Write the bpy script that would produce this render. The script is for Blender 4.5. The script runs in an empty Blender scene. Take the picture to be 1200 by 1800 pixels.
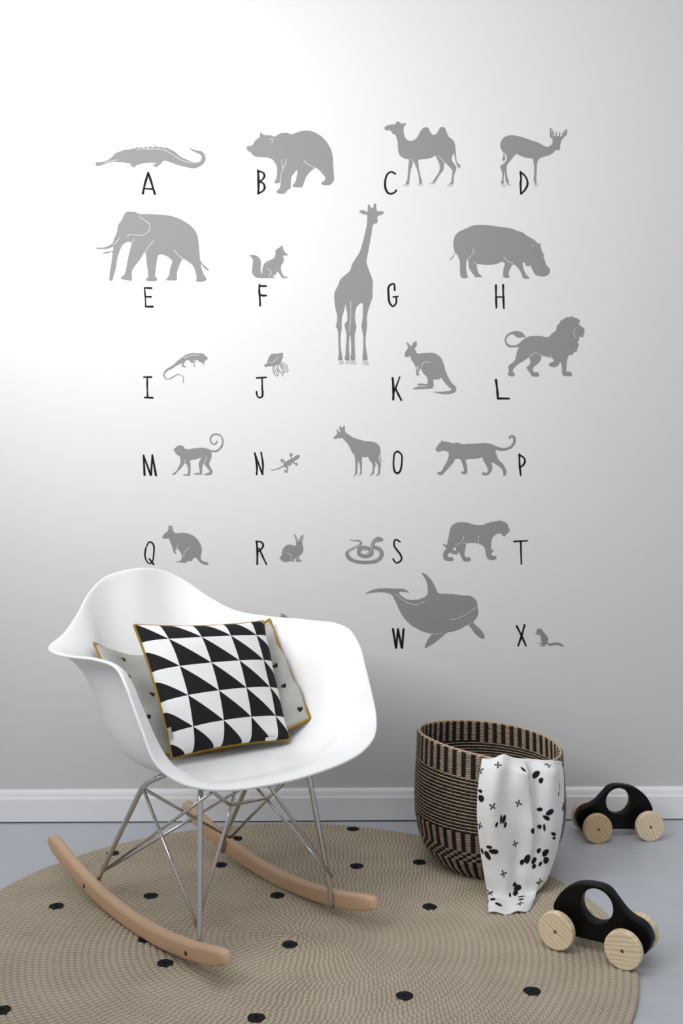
import bpy, math, random
import numpy as np
from mathutils import Vector, Matrix
from mathutils.geometry import tessellate_polygon

random.seed(7)
scene = bpy.context.scene
COL = scene.collection

# ------------------------------------------------------------------ camera
cam_d = bpy.data.cameras.new('camera'); cam = bpy.data.objects.new('camera', cam_d); COL.objects.link(cam)
cam.location = (0, 0, 1.0)
cam.rotation_euler = (math.radians(90), 0, math.radians(-0.8))
cam_d.sensor_fit = 'VERTICAL'; cam_d.sensor_height = 36.0
cam_d.lens = 1950 / 1800 * 36.0
cam_d.shift_y = -140 / 1800
cam_d.clip_start = 0.05
scene.camera = cam

# ------------------------------------------------------------------ world, lights, exposure
world = bpy.data.worlds.new('world'); scene.world = world; world.use_nodes = True
wb = world.node_tree.nodes['Background']
wb.inputs[0].default_value = (0.93, 0.96, 1.0, 1); wb.inputs[1].default_value = 0.44

def area(name, loc, target, sx, sy, power, col=(1, 1, 1)):
    d = bpy.data.lights.new(name, 'AREA'); d.shape = 'RECTANGLE'; d.size = sx; d.size_y = sy; d.energy = power; d.color = col
    o = bpy.data.objects.new(name, d); COL.objects.link(o); o.location = loc
    o.rotation_euler = (Vector(target) - Vector(loc)).to_track_quat('-Z', 'Y').to_euler()
    return o
key = area('softbox_key', (-1.10, 1.42, 1.80), (-0.15, 2.863, 1.50), 1.2, 1.2, 17, (1.0, 0.99, 0.98)); key.data.spread = math.radians(105)  # added softbox left of frame, spread narrowed to shape the wall's bright patch
area('overhead_fill', (0.0, 1.10, 2.60), (0.25, 1.9, 0.1), 2.0, 1.6, 20, (1.0, 0.99, 0.98))  # unseen overhead fill, added to brighten floor, rug and seat

scene.view_settings.view_transform = 'Standard'; scene.view_settings.look = 'None'
scene.view_settings.gamma = 1.0; scene.view_settings.use_curve_mapping = False
scene.view_settings.exposure = 0.06

# ------------------------------------------------------------------ helpers
def mesh(name, verts, faces, mat=None, parent=None, smooth=True, uvs=None):
    me = bpy.data.meshes.new(name)
    me.from_pydata([tuple(map(float, v)) for v in verts], [], [tuple(map(int, f)) for f in faces])
    if smooth: me.polygons.foreach_set('use_smooth', [True] * len(me.polygons))
    if uvs is not None:
        lay = me.uv_layers.new(name='UVMap')
        li = np.empty(len(me.loops), dtype=np.int32); me.loops.foreach_get('vertex_index', li)
        lay.data.foreach_set('uv', np.asarray(uvs, dtype=np.float32)[li].ravel())
    if mat:
        for m in (mat if isinstance(mat, (list, tuple)) else [mat]): me.materials.append(m)
    me.update()
    o = bpy.data.objects.new(name, me); COL.objects.link(o)
    if parent: o.parent = parent
    return o
def empty(name, loc, rz=0.0):
    o = bpy.data.objects.new(name, None); COL.objects.link(o); o.location = loc; o.rotation_euler = (0, 0, rz)
    o.empty_display_size = 0.1
    return o
def tag(o, label, cat=None, kind=None, group=None):
    o['label'] = label
    if cat: o['category'] = cat
    if kind: o['kind'] = kind
    if group: o['group'] = group
    return o
def bevel(o, w, seg=3, ang=40):
    m = o.modifiers.new('bevel', 'BEVEL'); m.width = w; m.segments = seg; m.limit_method = 'ANGLE'; m.angle_limit = math.radians(ang)
    return o
def box(name, x0, x1, y0, y1, z0, z1, mat, parent=None):
    v = [(x, y, z) for x in (x0, x1) for y in (y0, y1) for z in (z0, z1)]
    f = [(0, 1, 3, 2), (4, 6, 7, 5), (0, 4, 5, 1), (2, 3, 7, 6), (0, 2, 6, 4), (1, 5, 7, 3)]
    return mesh(name, v, f, mat, parent, smooth=False)
def grid_faces(nr, nc, closed=False, off=0):
    f = []
    for i in range(nr - 1):
        for j in range(nc if closed else nc - 1):
            a = off + i * nc + j; b = off + i * nc + (j + 1) % nc
            f.append((a, b, b + nc, a + nc))
    return f
def catmull(P, m, closed=False):
    P = [np.asarray(p, float) for p in P]; n = len(P); out = []
    for i in range(n if closed else n - 1):
        if closed: a, b, c, d = P[i - 1], P[i], P[(i + 1) % n], P[(i + 2) % n]
        else:
            b, c = P[i], P[i + 1]; a = P[i - 1] if i else 2 * b - c; d = P[i + 2] if i + 2 < n else 2 * c - b
        for k in range(m):
            t = k / m
            out.append(.5 * (2 * b + (c - a) * t + (2 * a - 5 * b + 4 * c - d) * t * t + (3 * b - a - 3 * c + d) * t ** 3))
    if not closed: out.append(P[-1])
    return np.array(out)
def tube_data(path, r, n=10, closed=False, caps=True):
    P = np.asarray(path, float); m = len(P); rr = np.full(m, r) if np.isscalar(r) else np.asarray(r, float)
    if closed: T = np.roll(P, -1, 0) - np.roll(P, 1, 0)
    else:
        T = np.empty_like(P); T[1:-1] = P[2:] - P[:-2]; T[0] = P[1] - P[0]; T[-1] = P[-1] - P[-2]
    T /= np.linalg.norm(T, axis=1)[:, None]
    ref = np.array([0, 0, 1.0]) if abs(T[0][2]) < .9 else np.array([1.0, 0, 0])
    N = np.cross(T[0], ref); N /= np.linalg.norm(N); V = []
    for i in range(m):
        N = N - T[i] * (N @ T[i]); N /= np.linalg.norm(N); B = np.cross(T[i], N)
        for k in range(n):
            a = 2 * math.pi * k / n; V.append(P[i] + rr[i] * (math.cos(a) * N + math.sin(a) * B))
    F = grid_faces(m, n, True)
    if closed: F += [((m - 1) * n + k, (m - 1) * n + (k + 1) % n, (k + 1) % n, k) for k in range(n)]
    elif caps: F += [tuple(range(n))[::-1], tuple((m - 1) * n + k for k in range(n))]
    return V, F
def tube(name, path, r, mat, parent, n=10, closed=False):
    V, F = tube_data(path, r, n, closed); return mesh(name, V, F, mat, parent)

# ------------------------------------------------------------------ materials
def nt(name):
    m = bpy.data.materials.new(name); m.use_nodes = True; t = m.node_tree
    return m, t, t.nodes['Principled BSDF']
def N(t, typ, **kw):
    n = t.nodes.new(typ)
    for k, v in kw.items(): setattr(n, k, v)
    return n
def math_n(t, op, a, b=None):
    n = N(t, 'ShaderNodeMath', operation=op)
    for i, x in enumerate((a, b)):
        if x is None: continue
        if isinstance(x, (int, float)): n.inputs[i].default_value = x
        else: t.links.new(x, n.inputs[i])
    return n.outputs[0]
def ramp(t, fac, stops):
    r = N(t, 'ShaderNodeValToRGB'); t.links.new(fac, r.inputs[0]); e = r.color_ramp.elements
    while len(e) < len(stops): e.new(.5)
    for k, (p, c) in enumerate(stops): e[k].position = p; e[k].color = (*c, 1)
    return r.outputs[0]
def noise(t, scale, detail=3, vec=None, rough=.5):
    n = N(t, 'ShaderNodeTexNoise'); n.inputs['Scale'].default_value = scale; n.inputs['Detail'].default_value = detail; n.inputs['Roughness'].default_value = rough
    if vec is not None: t.links.new(vec, n.inputs['Vector'])
    return n.outputs['Fac']
def bump(t, bs, h, strength, dist):
    b = N(t, 'ShaderNodeBump'); b.inputs['Strength'].default_value = strength; b.inputs['Distance'].default_value = dist
    t.links.new(h, b.inputs['Height']); t.links.new(b.outputs[0], bs.inputs['Normal'])
def coord(t, kind='Object', scale=(1, 1, 1), rot=(0, 0, 0)):
    c = N(t, 'ShaderNodeTexCoord'); m = N(t, 'ShaderNodeMapping'); m.inputs['Scale'].default_value = scale; m.inputs['Rotation'].default_value = rot
    t.links.new(c.outputs[kind], m.inputs[0]); return m.outputs[0]
def plain(name, col, rough=.5, var=.04, vscale=30, bstr=0.0, bscale=300, bdist=.0005, metal=0.0, spec=.5):
    m, t, bs = nt(name)
    co = coord(t)
    if var > 0:
        f = noise(t, vscale, 4, co)
        t.links.new(ramp(t, f, [(.3, tuple(c * (1 - var) for c in col)), (.7, tuple(min(1, c * (1 + var)) for c in col))]), bs.inputs['Base Color'])
    else: bs.inputs['Base Color'].default_value = (*col, 1)
    bs.inputs['Roughness'].default_value = rough; bs.inputs['Metallic'].default_value = metal; bs.inputs['Specular IOR Level'].default_value = spec
    if bstr: bump(t, bs, noise(t, bscale, 3, co), bstr, bdist)
    return m
M = {}
M['wall'] = plain('wallpaper', (.58, .58, .58), .9, .006, 3, .04, 500, .0003, spec=.08)
M['print'] = plain('grey_print', (.222, .222, .217), .9, .01, 8, spec=.05)
M['pale_print'] = plain('pale_grey_print', (.42, .42, .42), .9, .12, 120, spec=.05)
M['ink'] = plain('black_ink', (.010, .010, .011), .8, .2, 90, spec=.1)
M['trim'] = plain('white_satin_paint', (.80, .81, .83), .35, .01, 5, .03, 60, .0005)
M['plastic'] = plain('white_plastic', (.84, .845, .855), .38, .003, 5, spec=.4)
M['chrome'] = plain('chrome', (.62, .62, .61), .14, .02, 15, metal=1.0)
M['steel_dark'] = plain('dark_steel', (.10, .095, .09), .35, .1, 200, metal=1.0)
M['black_rubber'] = plain('black_rubber', (.012, .012, .012), .6, .1, 60)
M['black_paint'] = plain('black_lacquer', (.003, .003, .0033), .42, .1, 30, .03, 200, .0002, spec=.18)
M['cloth'] = plain('white_muslin', (.80, .80, .805), .9, .02, 60, .25, 1400, .0004, spec=.15)
M['mustard'] = plain('mustard_cord', (.30, .17, .025), .8, .15, 220, .3, 900, .0006, spec=.2)
M['black_cotton'] = plain('black_cotton', (.012, .012, .014), .85, .15, 300, spec=.2)
M['tag'] = plain('white_tag', (.7, .7, .68), .8, .02, 60)
M['grey_tab'] = plain('grey_tab', (.35, .35, .34), .8, .1, 200)
M['felt'] = plain('black_jute', (.016, .017, .020), .9, .45, 420, .6, 700, .0012, spec=.15)

def wood(name, cols, scale, rough=.45, axis='X', dist=2.2, wscale=None, ring=False):
    m, t, bs = nt(name)
    co = coord(t, 'Object', scale)
    w = N(t, 'ShaderNodeTexWave', wave_type='RINGS' if ring else 'BANDS'); 
    if ring: w.rings_direction = axis
    else: w.bands_direction = axis
    w.inputs['Scale'].default_value = wscale or 6; w.inputs['Distortion'].default_value = dist; w.inputs['Detail'].default_value = 2; w.inputs['Detail Scale'].default_value = 1.2
    t.links.new(co, w.inputs[0])
    f = noise(t, 9, 5, co)
    mix = math_n(t, 'ADD', math_n(t, 'MULTIPLY', w.outputs['Fac'], .6), math_n(t, 'MULTIPLY', f, .4))
    t.links.new(ramp(t, mix, [(.15, cols[0]), (.55, cols[1]), (.9, cols[2])]), bs.inputs['Base Color'])
    bs.inputs['Roughness'].default_value = rough
    bump(t, bs, mix, .05, .0006)
    return m
M['beech'] = wood('beech', [(.54, .35, .215), (.60, .405, .26), (.65, .455, .305)], (6, 1.2, 6), .42, 'X', 3, 2)
M['pine'] = wood('pine', [(.50, .33, .165), (.64, .465, .265), (.68, .51, .31)], (9, 1.0, 3), .5, 'X', 3, 4.6)
M['pine_pale'] = wood('pale_pine', [(.66, .52, .33), (.80, .67, .48), (.83, .71, .53)], (3, 1.0, 9), .5, 'Z', 4, 4.2)

def floor_mat():
    m, t, bs = nt('painted_floor')
    co = coord(t, 'Object', (1.2, 9, 1))
    f = noise(t, 7, 6, co)
    t.links.new(ramp(t, f, [(.3, (.475, .495, .535)), (.7, (.52, .54, .58))]), bs.inputs['Base Color'])
    t.links.new(ramp(t, f, [(.3, (.36, .36, .36)), (.7, (.5, .5, .5))]), bs.inputs['Roughness'])
    bump(t, bs, f, .08, .001)
    return m
M['floor'] = floor_mat()

def rug_mat():
    # UV: x = stitches along the coil, y = coil number
    m, t, bs = nt('jute_coil')
    c = N(t, 'ShaderNodeTexCoord'); s = N(t, 'ShaderNodeSeparateXYZ'); t.links.new(c.outputs['UV'], s.inputs[0])
    fy = math_n(t, 'FRACT', s.outputs[1]); tri = math_n(t, 'ABSOLUTE', math_n(t, 'SUBTRACT', fy, .5))
    wn = N(t, 'ShaderNodeTexWhiteNoise', noise_dimensions='1D'); t.links.new(math_n(t, 'FLOOR', s.outputs[1]), wn.inputs['W'])
    ph = math_n(t, 'ADD', math_n(t, 'ADD', s.outputs[0], math_n(t, 'MULTIPLY', tri, 1.1)), wn.outputs['Value'])
    st = math_n(t, 'MULTIPLY', math_n(t, 'ADD', math_n(t, 'SINE', math_n(t, 'MULTIPLY', ph, 2 * math.pi)), 1.0), .5)
    co = coord(t)
    f1 = noise(t, 700, 4, co, .7); f2 = noise(t, 9, 3, co)
    mix = math_n(t, 'ADD', math_n(t, 'ADD', math_n(t, 'MULTIPLY', st, .22), math_n(t, 'MULTIPLY', f1, .58)), math_n(t, 'MULTIPLY', f2, .2))
    t.links.new(ramp(t, mix, [(.28, (.25, .203, .143)), (.5, (.47, .403, .311)), (.72, (.63, .556, .450))]), bs.inputs['Base Color'])
    bs.inputs['Roughness'].default_value = .92; bs.inputs['Specular IOR Level'].default_value = .15
    h = math_n(t, 'ADD', st, math_n(t, 'MULTIPLY', f1, .6))
    bump(t, bs, h, .6, .0014)
    return m
M['jute'] = rug_mat()

def straw(name, a, b, rough=.7):
    m, t, bs = nt(name); co = coord(t)
    f = noise(t, 260, 4, co, .7)
    t.links.new(ramp(t, f, [(.3, a), (.7, b)]), bs.inputs['Base Color']); bs.inputs['Roughness'].default_value = rough
    bs.inputs['Specular IOR Level'].default_value = .25
    return m
M['straw'] = straw('natural_seagrass', (.32, .23, .145), (.60, .47, .33))
M['straw_dark'] = straw('black_seagrass', (.008, .007, .008), (.022, .019, .020), .6)
M['straw_core'] = straw('basket_core', (.010, .007, .005), (.03, .02, .014), .9)

def triangle_mat():
    m, t, bs = nt('triangle_print_cotton')
    c = N(t, 'ShaderNodeTexCoord'); s = N(t, 'ShaderNodeSeparateXYZ'); t.links.new(c.outputs['UV'], s.inputs[0])
    fu = math_n(t, 'FRACT', math_n(t, 'DIVIDE', math_n(t, 'ADD', s.outputs[0], .08), .238))
    fv = math_n(t, 'FRACT', math_n(t, 'ADD', math_n(t, 'DIVIDE', math_n(t, 'SUBTRACT', math_n(t, 'SUBTRACT', 1.0, s.outputs[1]), .140), .230), 1.0))
    k = math_n(t, 'GREATER_THAN', fv, fu)
    co = coord(t); f = noise(t, 14, 3, co)
    mx = N(t, 'ShaderNodeMix', data_type='RGBA'); t.links.new(k, mx.inputs[0])
    t.links.new(ramp(t, f, [(.3, (.74, .74, .745)), (.7, (.80, .80, .80))]), mx.inputs[6])
    t.links.new(ramp(t, f, [(.3, (.009, .009, .011)), (.7, (.014, .014, .016))]), mx.inputs[7])
    t.links.new(mx.outputs[2], bs.inputs['Base Color'])
    bs.inputs['Roughness'].default_value = .85; bs.inputs['Specular IOR Level'].default_value = .22
    bump(t, bs, noise(t, 1600, 2, co), .2, .0003)
    return m
M['triangles'] = triangle_mat()
def linen_mat():
    m, t, bs = nt('grey_linen'); co = coord(t)
    f1 = noise(t, 900, 2, co); f2 = noise(t, 22, 4, co)
    mix = math_n(t, 'ADD', math_n(t, 'MULTIPLY', f1, .4), math_n(t, 'MULTIPLY', f2, .6))
    t.links.new(ramp(t, mix, [(.3, (.30, .30, .285)), (.7, (.42, .42, .40))]), bs.inputs['Base Color'])
    bs.inputs['Roughness'].default_value = .9; bs.inputs['Specular IOR Level'].default_value = .15
    bump(t, bs, mix, .4, .002)
    return m
M['linen'] = linen_mat()

# ------------------------------------------------------------------ room shell
WALL_Y = 2.863
floor = tag(box('floor', -2.6, 2.6, -0.6, WALL_Y + .05, -.06, 0, M['floor']), 'pale blue-grey painted floor in front of the wall', kind='structure')
wall = tag(box('wall_back', -2.6, 2.6, WALL_Y, WALL_Y + .1, -.06, 2.9, M['wall']), 'white wallpapered wall with grey animals and black letters', kind='structure')
prof = [(0, .004), (-.016, .004), (-.016, .060), (-.0155, .0625), (-.0125, .0635), (-.0118, .066), (-.0105, .074), (-.0085, .079), (-.0055, .0815), (0, .0825)]
V = [(x, WALL_Y + p[0], p[1]) for x in (-2.6, 2.6) for p in prof]; n = len(prof)
F = [(i, i + 1, n + i + 1, n + i) for i in range(n - 1)] + [tuple(range(n))[::-1], tuple(range(n, 2 * n))]
base = tag(mesh('baseboard_back', V, F, M['trim'], smooth=False), 'white painted baseboard along the foot of the wall', kind='structure')

# wallpaper drawings, in tenths of a millimetre on the wall: outline, hoofs, holes, contour lines
ANIMALS = {
'alligator':([-5929,16901,-5898,16953,-5792,16954,-5686,16978,-5564,17040,-5457,17132,-5427,17178,-5275,17239,-5153,17276,-5047,17276,-4986,17316,-4934,17298,-4864,17338,-4803,17317,-4758,17345,-4697,17323,-4636,17354,-4575,17330,-4514,17367,-4447,17337,-4377,17370,-4307,17337,-4240,17353,-4179,17325,-4118,17335,-4011,17289,-3874,17213,-3753,17107,-3600,17031,-3448,16971,-3326,16962,-3234,17002,-3195,17094,-3234,17155,-3341,17206,-3448,17255,-3487,17291,-3493,17337,-3448,17297,-3326,17261,-3234,17255,-3158,17201,-3106,17094,-3119,16987,-3189,16895,-3295,16834,-3417,16803,-3570,16827,-3753,16869,-3935,16929,-4088,16984,-4194,16993,-4240,16922,-4331,16861,-4392,16815,-4407,16861,-4453,16860,-4423,16906,-4347,16928,-4484,16943,-4636,16936,-4788,16905,-4879,16874,-4955,16807,-4971,16853,-5038,16859,-5016,16904,-5062,16919,-5214,16949,-5351,16955,-5457,16964,-5609,16933,-5731,16893,-5822,16856,-5898,16856],[],[],[[-4864,17250,-4818,17293,-4742,17278,-4697,17311,-4636,17281,-4590,17309,-4529,17281,-4484,17309,-4423,17282,-4362,17300,-4240,17273,-4118,17252,-3996,17183,-3844,17082,-3661,16985,-3478,16940,-3326,16941,-3219,16993],[-5686,16942,-5518,16979,-5351,17016]]),
'bear':([-2045,17345,-2008,17377,-1898,17402,-1837,17505,-1764,17574,-1703,17615,-1703,17701,-1674,17721,-1600,17672,-1507,17660,-1422,17658,-1349,17629,-1300,17634,-1239,17678,-1129,17720,-970,17716,-909,17684,-799,17717,-652,17766,-505,17786,-383,17772,-236,17711,-90,17609,20,17487,94,17365,143,17243,172,17096,184,16852,199,16656,204,16534,167,16448,94,16391,-41,16381,-114,16405,-114,16447,-28,16508,-28,16594,-90,16667,-187,16777,-285,16821,-383,16752,-493,16629,-554,16494,-608,16347,-677,16323,-835,16330,-867,16371,-799,16445,-750,16628,-745,16775,-823,16689,-892,16591,-914,16408,-921,16298,-994,16248,-1068,16163,-1165,16150,-1263,16174,-1268,16223,-1190,16309,-1165,16505,-1202,16439,-1300,16426,-1332,16460,-1288,16529,-1258,16700,-1268,16847,-1324,16969,-1398,17042,-1507,17086,-1678,17097,-1825,17114,-1898,17162,-1923,17199,-1996,17248,-2040,17296],[],[],[[-1148,17031,-1129,16921,-1112,16811],[-1019,17043,-1031,16945,-1092,16823,-1146,16688,-1178,16480],[-584,17032,-481,16923,-383,16869,-273,16826],[-1464,17543,-1422,17568,-1373,17551,-1373,17494,-1415,17470]]),
'camel':([1506,17857,1542,17905,1625,17940,1719,17951,1798,17962,1812,18014,1848,18031,1916,17996,1979,17969,2021,17990,2062,17984,2052,17942,2014,17900,2000,17823,2006,17730,2031,17636,2083,17563,2146,17532,2239,17537,2312,17581,2375,17658,2437,17773,2500,17852,2562,17877,2625,17878,2656,17836,2687,17763,2740,17701,2792,17687,2854,17722,2906,17806,2948,17875,3000,17890,3052,17879,3090,17817,3125,17723,3167,17640,3250,17578,3307,17501,3334,17401,3348,17256,3365,17068,3386,16975,3449,16923,3469,16871,3449,16829,3396,16881,3361,16964,3334,17068,3303,17214,3261,17151,3240,17057,3282,16974,3365,16850,3334,16735,3298,16610,3292,16464,3271,16416,3177,16416,3230,16464,3240,16568,3261,16693,3261,16776,3198,16849,3063,16974,3042,16880,3021,16765,2927,16650,2823,16473,2750,16466,2813,16567,2917,16734,2938,16838,2917,16963,2865,17067,2819,17150,2719,17097,2573,17066,2389,17040,2385,16940,2396,16815,2437,16628,2479,16451,2406,16445,2396,16586,2354,16773,2302,16898,2250,16992,2218,16877,2177,16731,2156,16565,2139,16423,2056,16427,2093,16523,2114,16689,2125,16877,2139,17054,2052,17064,1948,17115,1885,17188,1860,17313,1848,17479,1827,17583,1791,17683,1729,17708,1687,17760,1646,17801,1542,17801],[[1979,16377,2052,16423,2139,16419,2152,16367,1989,16356],[2339,16382,2406,16440,2483,16436,2500,16372],[2652,16441,2740,16462,2819,16458,2802,16417,2667,16410],[3115,16380,3182,16412,3271,16408,3282,16364,3136,16359]],[],[[2187,17064,2250,16992,2302,16898],[2896,17150,2979,17057,3063,16974]]),
'antelope':([4505,17412,4520,17522,4575,17605,4658,17660,4759,17681,4907,17674,5054,17638,5202,17594,5313,17547,5442,17516,5552,17461,5645,17407,5718,17388,5792,17413,5848,17472,5861,17545,5857,17591,5811,17628,5789,17692,5789,17821,5801,17880,5848,17831,5888,17757,5907,17665,5940,17671,5936,17739,5955,17794,5968,17730,5968,17671,6014,17671,6023,17730,6051,17785,6056,17730,6051,17666,6078,17657,6106,17730,6152,17795,6217,17850,6235,17786,6217,17703,6152,17638,6097,17574,6069,17500,6051,17417,6047,17344,6023,17303,5968,17303,5940,17306,5866,17232,5774,17177,5663,17143,5571,17112,5497,17066,5460,16992,5445,16845,5438,16661,5433,16532,5445,16467,5423,16443,5386,16458,5368,16550,5383,16697,5383,16844,5368,16973,5340,17083,5220,17098,5091,17129,4981,17174,4916,17202,4861,17146,4778,17045,4695,16943,4664,16870,4667,16732,4686,16603,4723,16493,4726,16456,4667,16456,4640,16511,4634,16621,4612,16750,4599,16639,4584,16529,4599,16446,4538,16443,4520,16474,4542,16529,4557,16639,4542,16750,4501,16860,4516,16897,4594,16952,4658,17026,4673,17090,4658,17164,4612,17237,4616,17155,4634,17090,4603,17026,4575,17022,4553,17072,4575,17127,4584,17228,4529,17311],[[4529,16428,4594,16437,4653,16364,4547,16345],[4667,16447,4726,16450,4778,16410,4750,16382,4658,16391],[5383,16440,5442,16440,5497,16394,5479,16366,5386,16370]],[],[[5820,17803,5838,17748,5866,17674],[6198,17804,6152,17740,6097,17666]]),
'elephant':([-5910,14749,-5749,14755,-5603,14796,-5487,14876,-5452,14978,-5384,15139,-5346,15330,-5311,15394,-5247,15477,-5209,15579,-5151,15658,-5078,15688,-4902,15668,-4786,15618,-4552,15619,-4201,15602,-3996,15574,-3762,15495,-3557,15378,-3411,15247,-3323,15101,-3288,14925,-3265,14690,-3250,14485,-3192,14353,-3045,14222,-3016,14169,-3060,14178,-3162,14265,-3230,14353,-3206,14221,-3148,14060,-3083,13964,-3119,13905,-3265,13875,-3353,13905,-3329,13972,-3353,14104,-3397,14236,-3470,14338,-3675,14470,-3762,14337,-3835,14132,-3841,13956,-3865,13918,-4099,13918,-4099,13962,-4040,14044,-4011,14220,-3961,14366,-3982,14448,-4084,14527,-4201,14577,-4289,14580,-4341,14512,-4382,14219,-4400,14029,-4353,13970,-4362,13903,-4610,13902,-4625,13949,-4575,13999,-4581,14131,-4616,14365,-4654,14643,-4786,14452,-4990,14174,-4996,13925,-5078,13910,-5253,13948,-5265,13989,-5180,14071,-5142,14217,-5092,14481,-5048,14686,-5005,14847,-5063,14906,-5165,14876,-5253,14803,-5311,14656,-5370,14481,-5414,14188,-5472,14012,-5492,13918,-5568,13918,-5560,14099,-5516,14392,-5492,14641,-5603,14612,-5735,14597,-5741,14617,-5618,14650,-5487,14674,-5481,14773,-5603,14729,-5749,14720,-5901,14725],[],[],[[-4815,15551,-4669,15463,-4552,15376,-4528,15273,-4581,15156,-4698,15083,-4844,15073,-5019,15090,-5122,15043],[-4420,14937,-4552,14790,-4654,14643],[-3909,14689,-3806,14572,-3675,14470],[-4937,14979,-4990,14877],[-5311,15008,-5399,14890,-5472,14817]]),
'fox':([-1978,14560,-1918,14572,-1841,14569,-1775,14542,-1714,14487,-1685,14426,-1678,14349,-1687,14239,-1682,14151,-1660,14085,-1645,14085,-1643,14173,-1632,14250,-1599,14333,-1544,14388,-1456,14438,-1379,14465,-1330,14510,-1308,14581,-1302,14669,-1275,14724,-1214,14757,-1159,14802,-1126,14813,-1112,14785,-1121,14747,-1088,14703,-1077,14664,-1038,14626,-983,14587,-1033,14560,-1115,14560,-1099,14516,-1091,14461,-1110,14383,-1159,14306,-1168,14240,-1154,14152,-1121,14075,-1077,14018,-1011,14015,-1011,13982,-1121,13980,-1170,14042,-1225,14119,-1258,14163,-1275,14108,-1324,14058,-1390,14031,-1324,14003,-1335,13979,-1522,13978,-1654,13977,-1764,13986,-1841,14019,-1885,14074,-1905,14140,-1901,14261,-1885,14360,-1885,14437,-1912,14508],[],[],[[-1500,14201,-1445,14179,-1412,14141,-1418,14086,-1456,14053,-1423,14028]]),
'giraffe':([853,15703,938,15740,1024,15709,1073,15704,1085,15875,1122,15871,1159,15802,1220,15807,1232,15895,1293,15896,1293,15803,1325,15705,1404,15717,1502,15681,1428,15619,1355,15602,1323,15558,1323,15416,1208,15362,1171,15141,1122,14872,1073,14602,1041,14406,1098,14211,1171,14015,1208,13868,1196,13672,1191,13476,1134,13305,1085,13158,1053,12987,1056,12766,1036,12595,1017,12399,1024,12203,1061,11983,1066,11885,946,11880,951,12056,963,12252,958,12497,926,12668,914,12766,943,12937,951,13133,943,13329,865,13317,791,13243,755,13109,747,12913,779,12741,762,12619,738,12497,738,12203,747,12007,747,11885,632,11885,649,12056,645,12301,627,12521,600,12447,591,12203,600,11885,478,11897,503,12007,510,12203,527,12398,522,12570,485,12717,478,12790,542,12888,547,13035,522,13206,498,13304,461,13133,412,12986,400,12839,400,12667,375,12496,380,12203,405,12007,419,11889,314,11884,331,12056,321,12251,314,12496,302,12643,258,12741,290,12912,277,13059,241,13206,216,13426,219,13597,265,13707,321,13818,351,13916,424,14001,547,14099,632,14198,669,14332,767,14492,865,14651,938,14871,1000,15116,1049,15337,1061,15435,1056,15618,987,15623,914,15655],[[326,11879,424,11884,473,11774,339,11757],[503,11880,600,11880,615,11774,510,11774],[632,11877,747,11877,796,11762,640,11757],[946,11873,1073,11878,1102,11750,1012,11726,933,11787]],[],[[637,13378,637,12962,600,12594]]),
'hippopotamus':([3287,14828,3304,14999,3353,15110,3451,15196,3611,15265,3807,15349,4028,15362,4274,15345,4520,15309,4716,15290,4888,15236,4962,15200,5061,15180,5208,15078,5380,14980,5429,14931,5479,14887,5540,14882,5552,14784,5589,14662,5631,14600,5619,14539,5663,14429,5700,14318,5774,14245,5791,14171,5749,14085,5626,14031,5528,14043,5429,14067,5368,14146,5306,14268,5270,14330,5228,14293,5159,14329,5134,14391,5090,14395,5080,14342,5110,14219,5164,14096,5257,13998,5233,13979,5097,13986,5073,14059,5011,14182,4925,14292,4827,14346,4753,14218,4716,14120,4736,14034,4716,13997,4594,14009,4574,14071,4589,14218,4618,14365,4557,14414,4422,14365,4250,14332,4078,14334,3901,14351,3906,14216,3955,14094,4028,14040,4004,14016,3857,14015,3820,14069,3709,14216,3680,14314,3680,14412,3636,14473,3616,14289,3636,14093,3665,14020,3623,13988,3537,13988,3476,14032,3459,14216,3459,14363,3427,14510,3341,14644,3304,14558,3206,14448,3194,14460,3255,14534,3316,14607,3321,14669],[],[],[[3807,14743,3807,14633,3734,14547,3648,14473],[4594,14524,4692,14427,4839,14366],[3807,14400,3893,14359],[5306,14820,5380,14813]]),
'iguana':([-3048,11908,-3082,11951,-3125,11985,-3159,12031,-3236,12033,-3321,12039,-3389,12036,-3410,12070,-3427,12036,-3457,12048,-3466,12031,-3517,12032,-3594,12002,-3662,11959,-3748,11899,-3833,11830,-3901,11762,-3986,11702,-4089,11642,-4157,11574,-4188,11497,-4174,11420,-4131,11374,-4063,11360,-3986,11377,-3910,11429,-3833,11471,-3765,11483,-3705,11446,-3676,11377,-3690,11283,-3674,11275,-3657,11360,-3666,11420,-3705,11471,-3782,11500,-3850,11488,-3935,11446,-4012,11398,-4072,11381,-4131,11411,-4154,11480,-4123,11548,-4055,11599,-3952,11651,-3850,11719,-3765,11762,-3705,11788,-3722,11719,-3696,11694,-3620,11672,-3611,11694,-3671,11733,-3645,11796,-3611,11848,-3543,11865,-3509,11831,-3466,11797,-3475,11754,-3454,11788,-3423,11788,-3398,11728,-3415,11685,-3381,11703,-3389,11771,-3415,11814,-3347,11809,-3355,11831,-3423,11848,-3389,11865,-3287,11851,-3253,11814,-3184,11788,-3147,11737,-3137,11788,-3116,11848,-3073,11874],[],[],[[-3645,11916,-3509,11967,-3372,11990,-3270,11985]]),
'jellyfish':([-1605,11746,-1561,11749,-1527,11780,-1507,11839,-1478,11917,-1444,11985,-1390,12025,-1312,12027,-1244,12030,-1185,12046,-1107,12049,-1117,11995,-1107,11937,-1131,11907,-1141,11854,-1175,11829,-1185,11780,-1224,11751,-1273,11736,-1322,11721,-1380,11697,-1405,11721,-1439,11697,-1488,11700,-1537,11687,-1566,11687],[],[],[[-1478,11809,-1380,11809,-1283,11878,-1224,11946]]),
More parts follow.
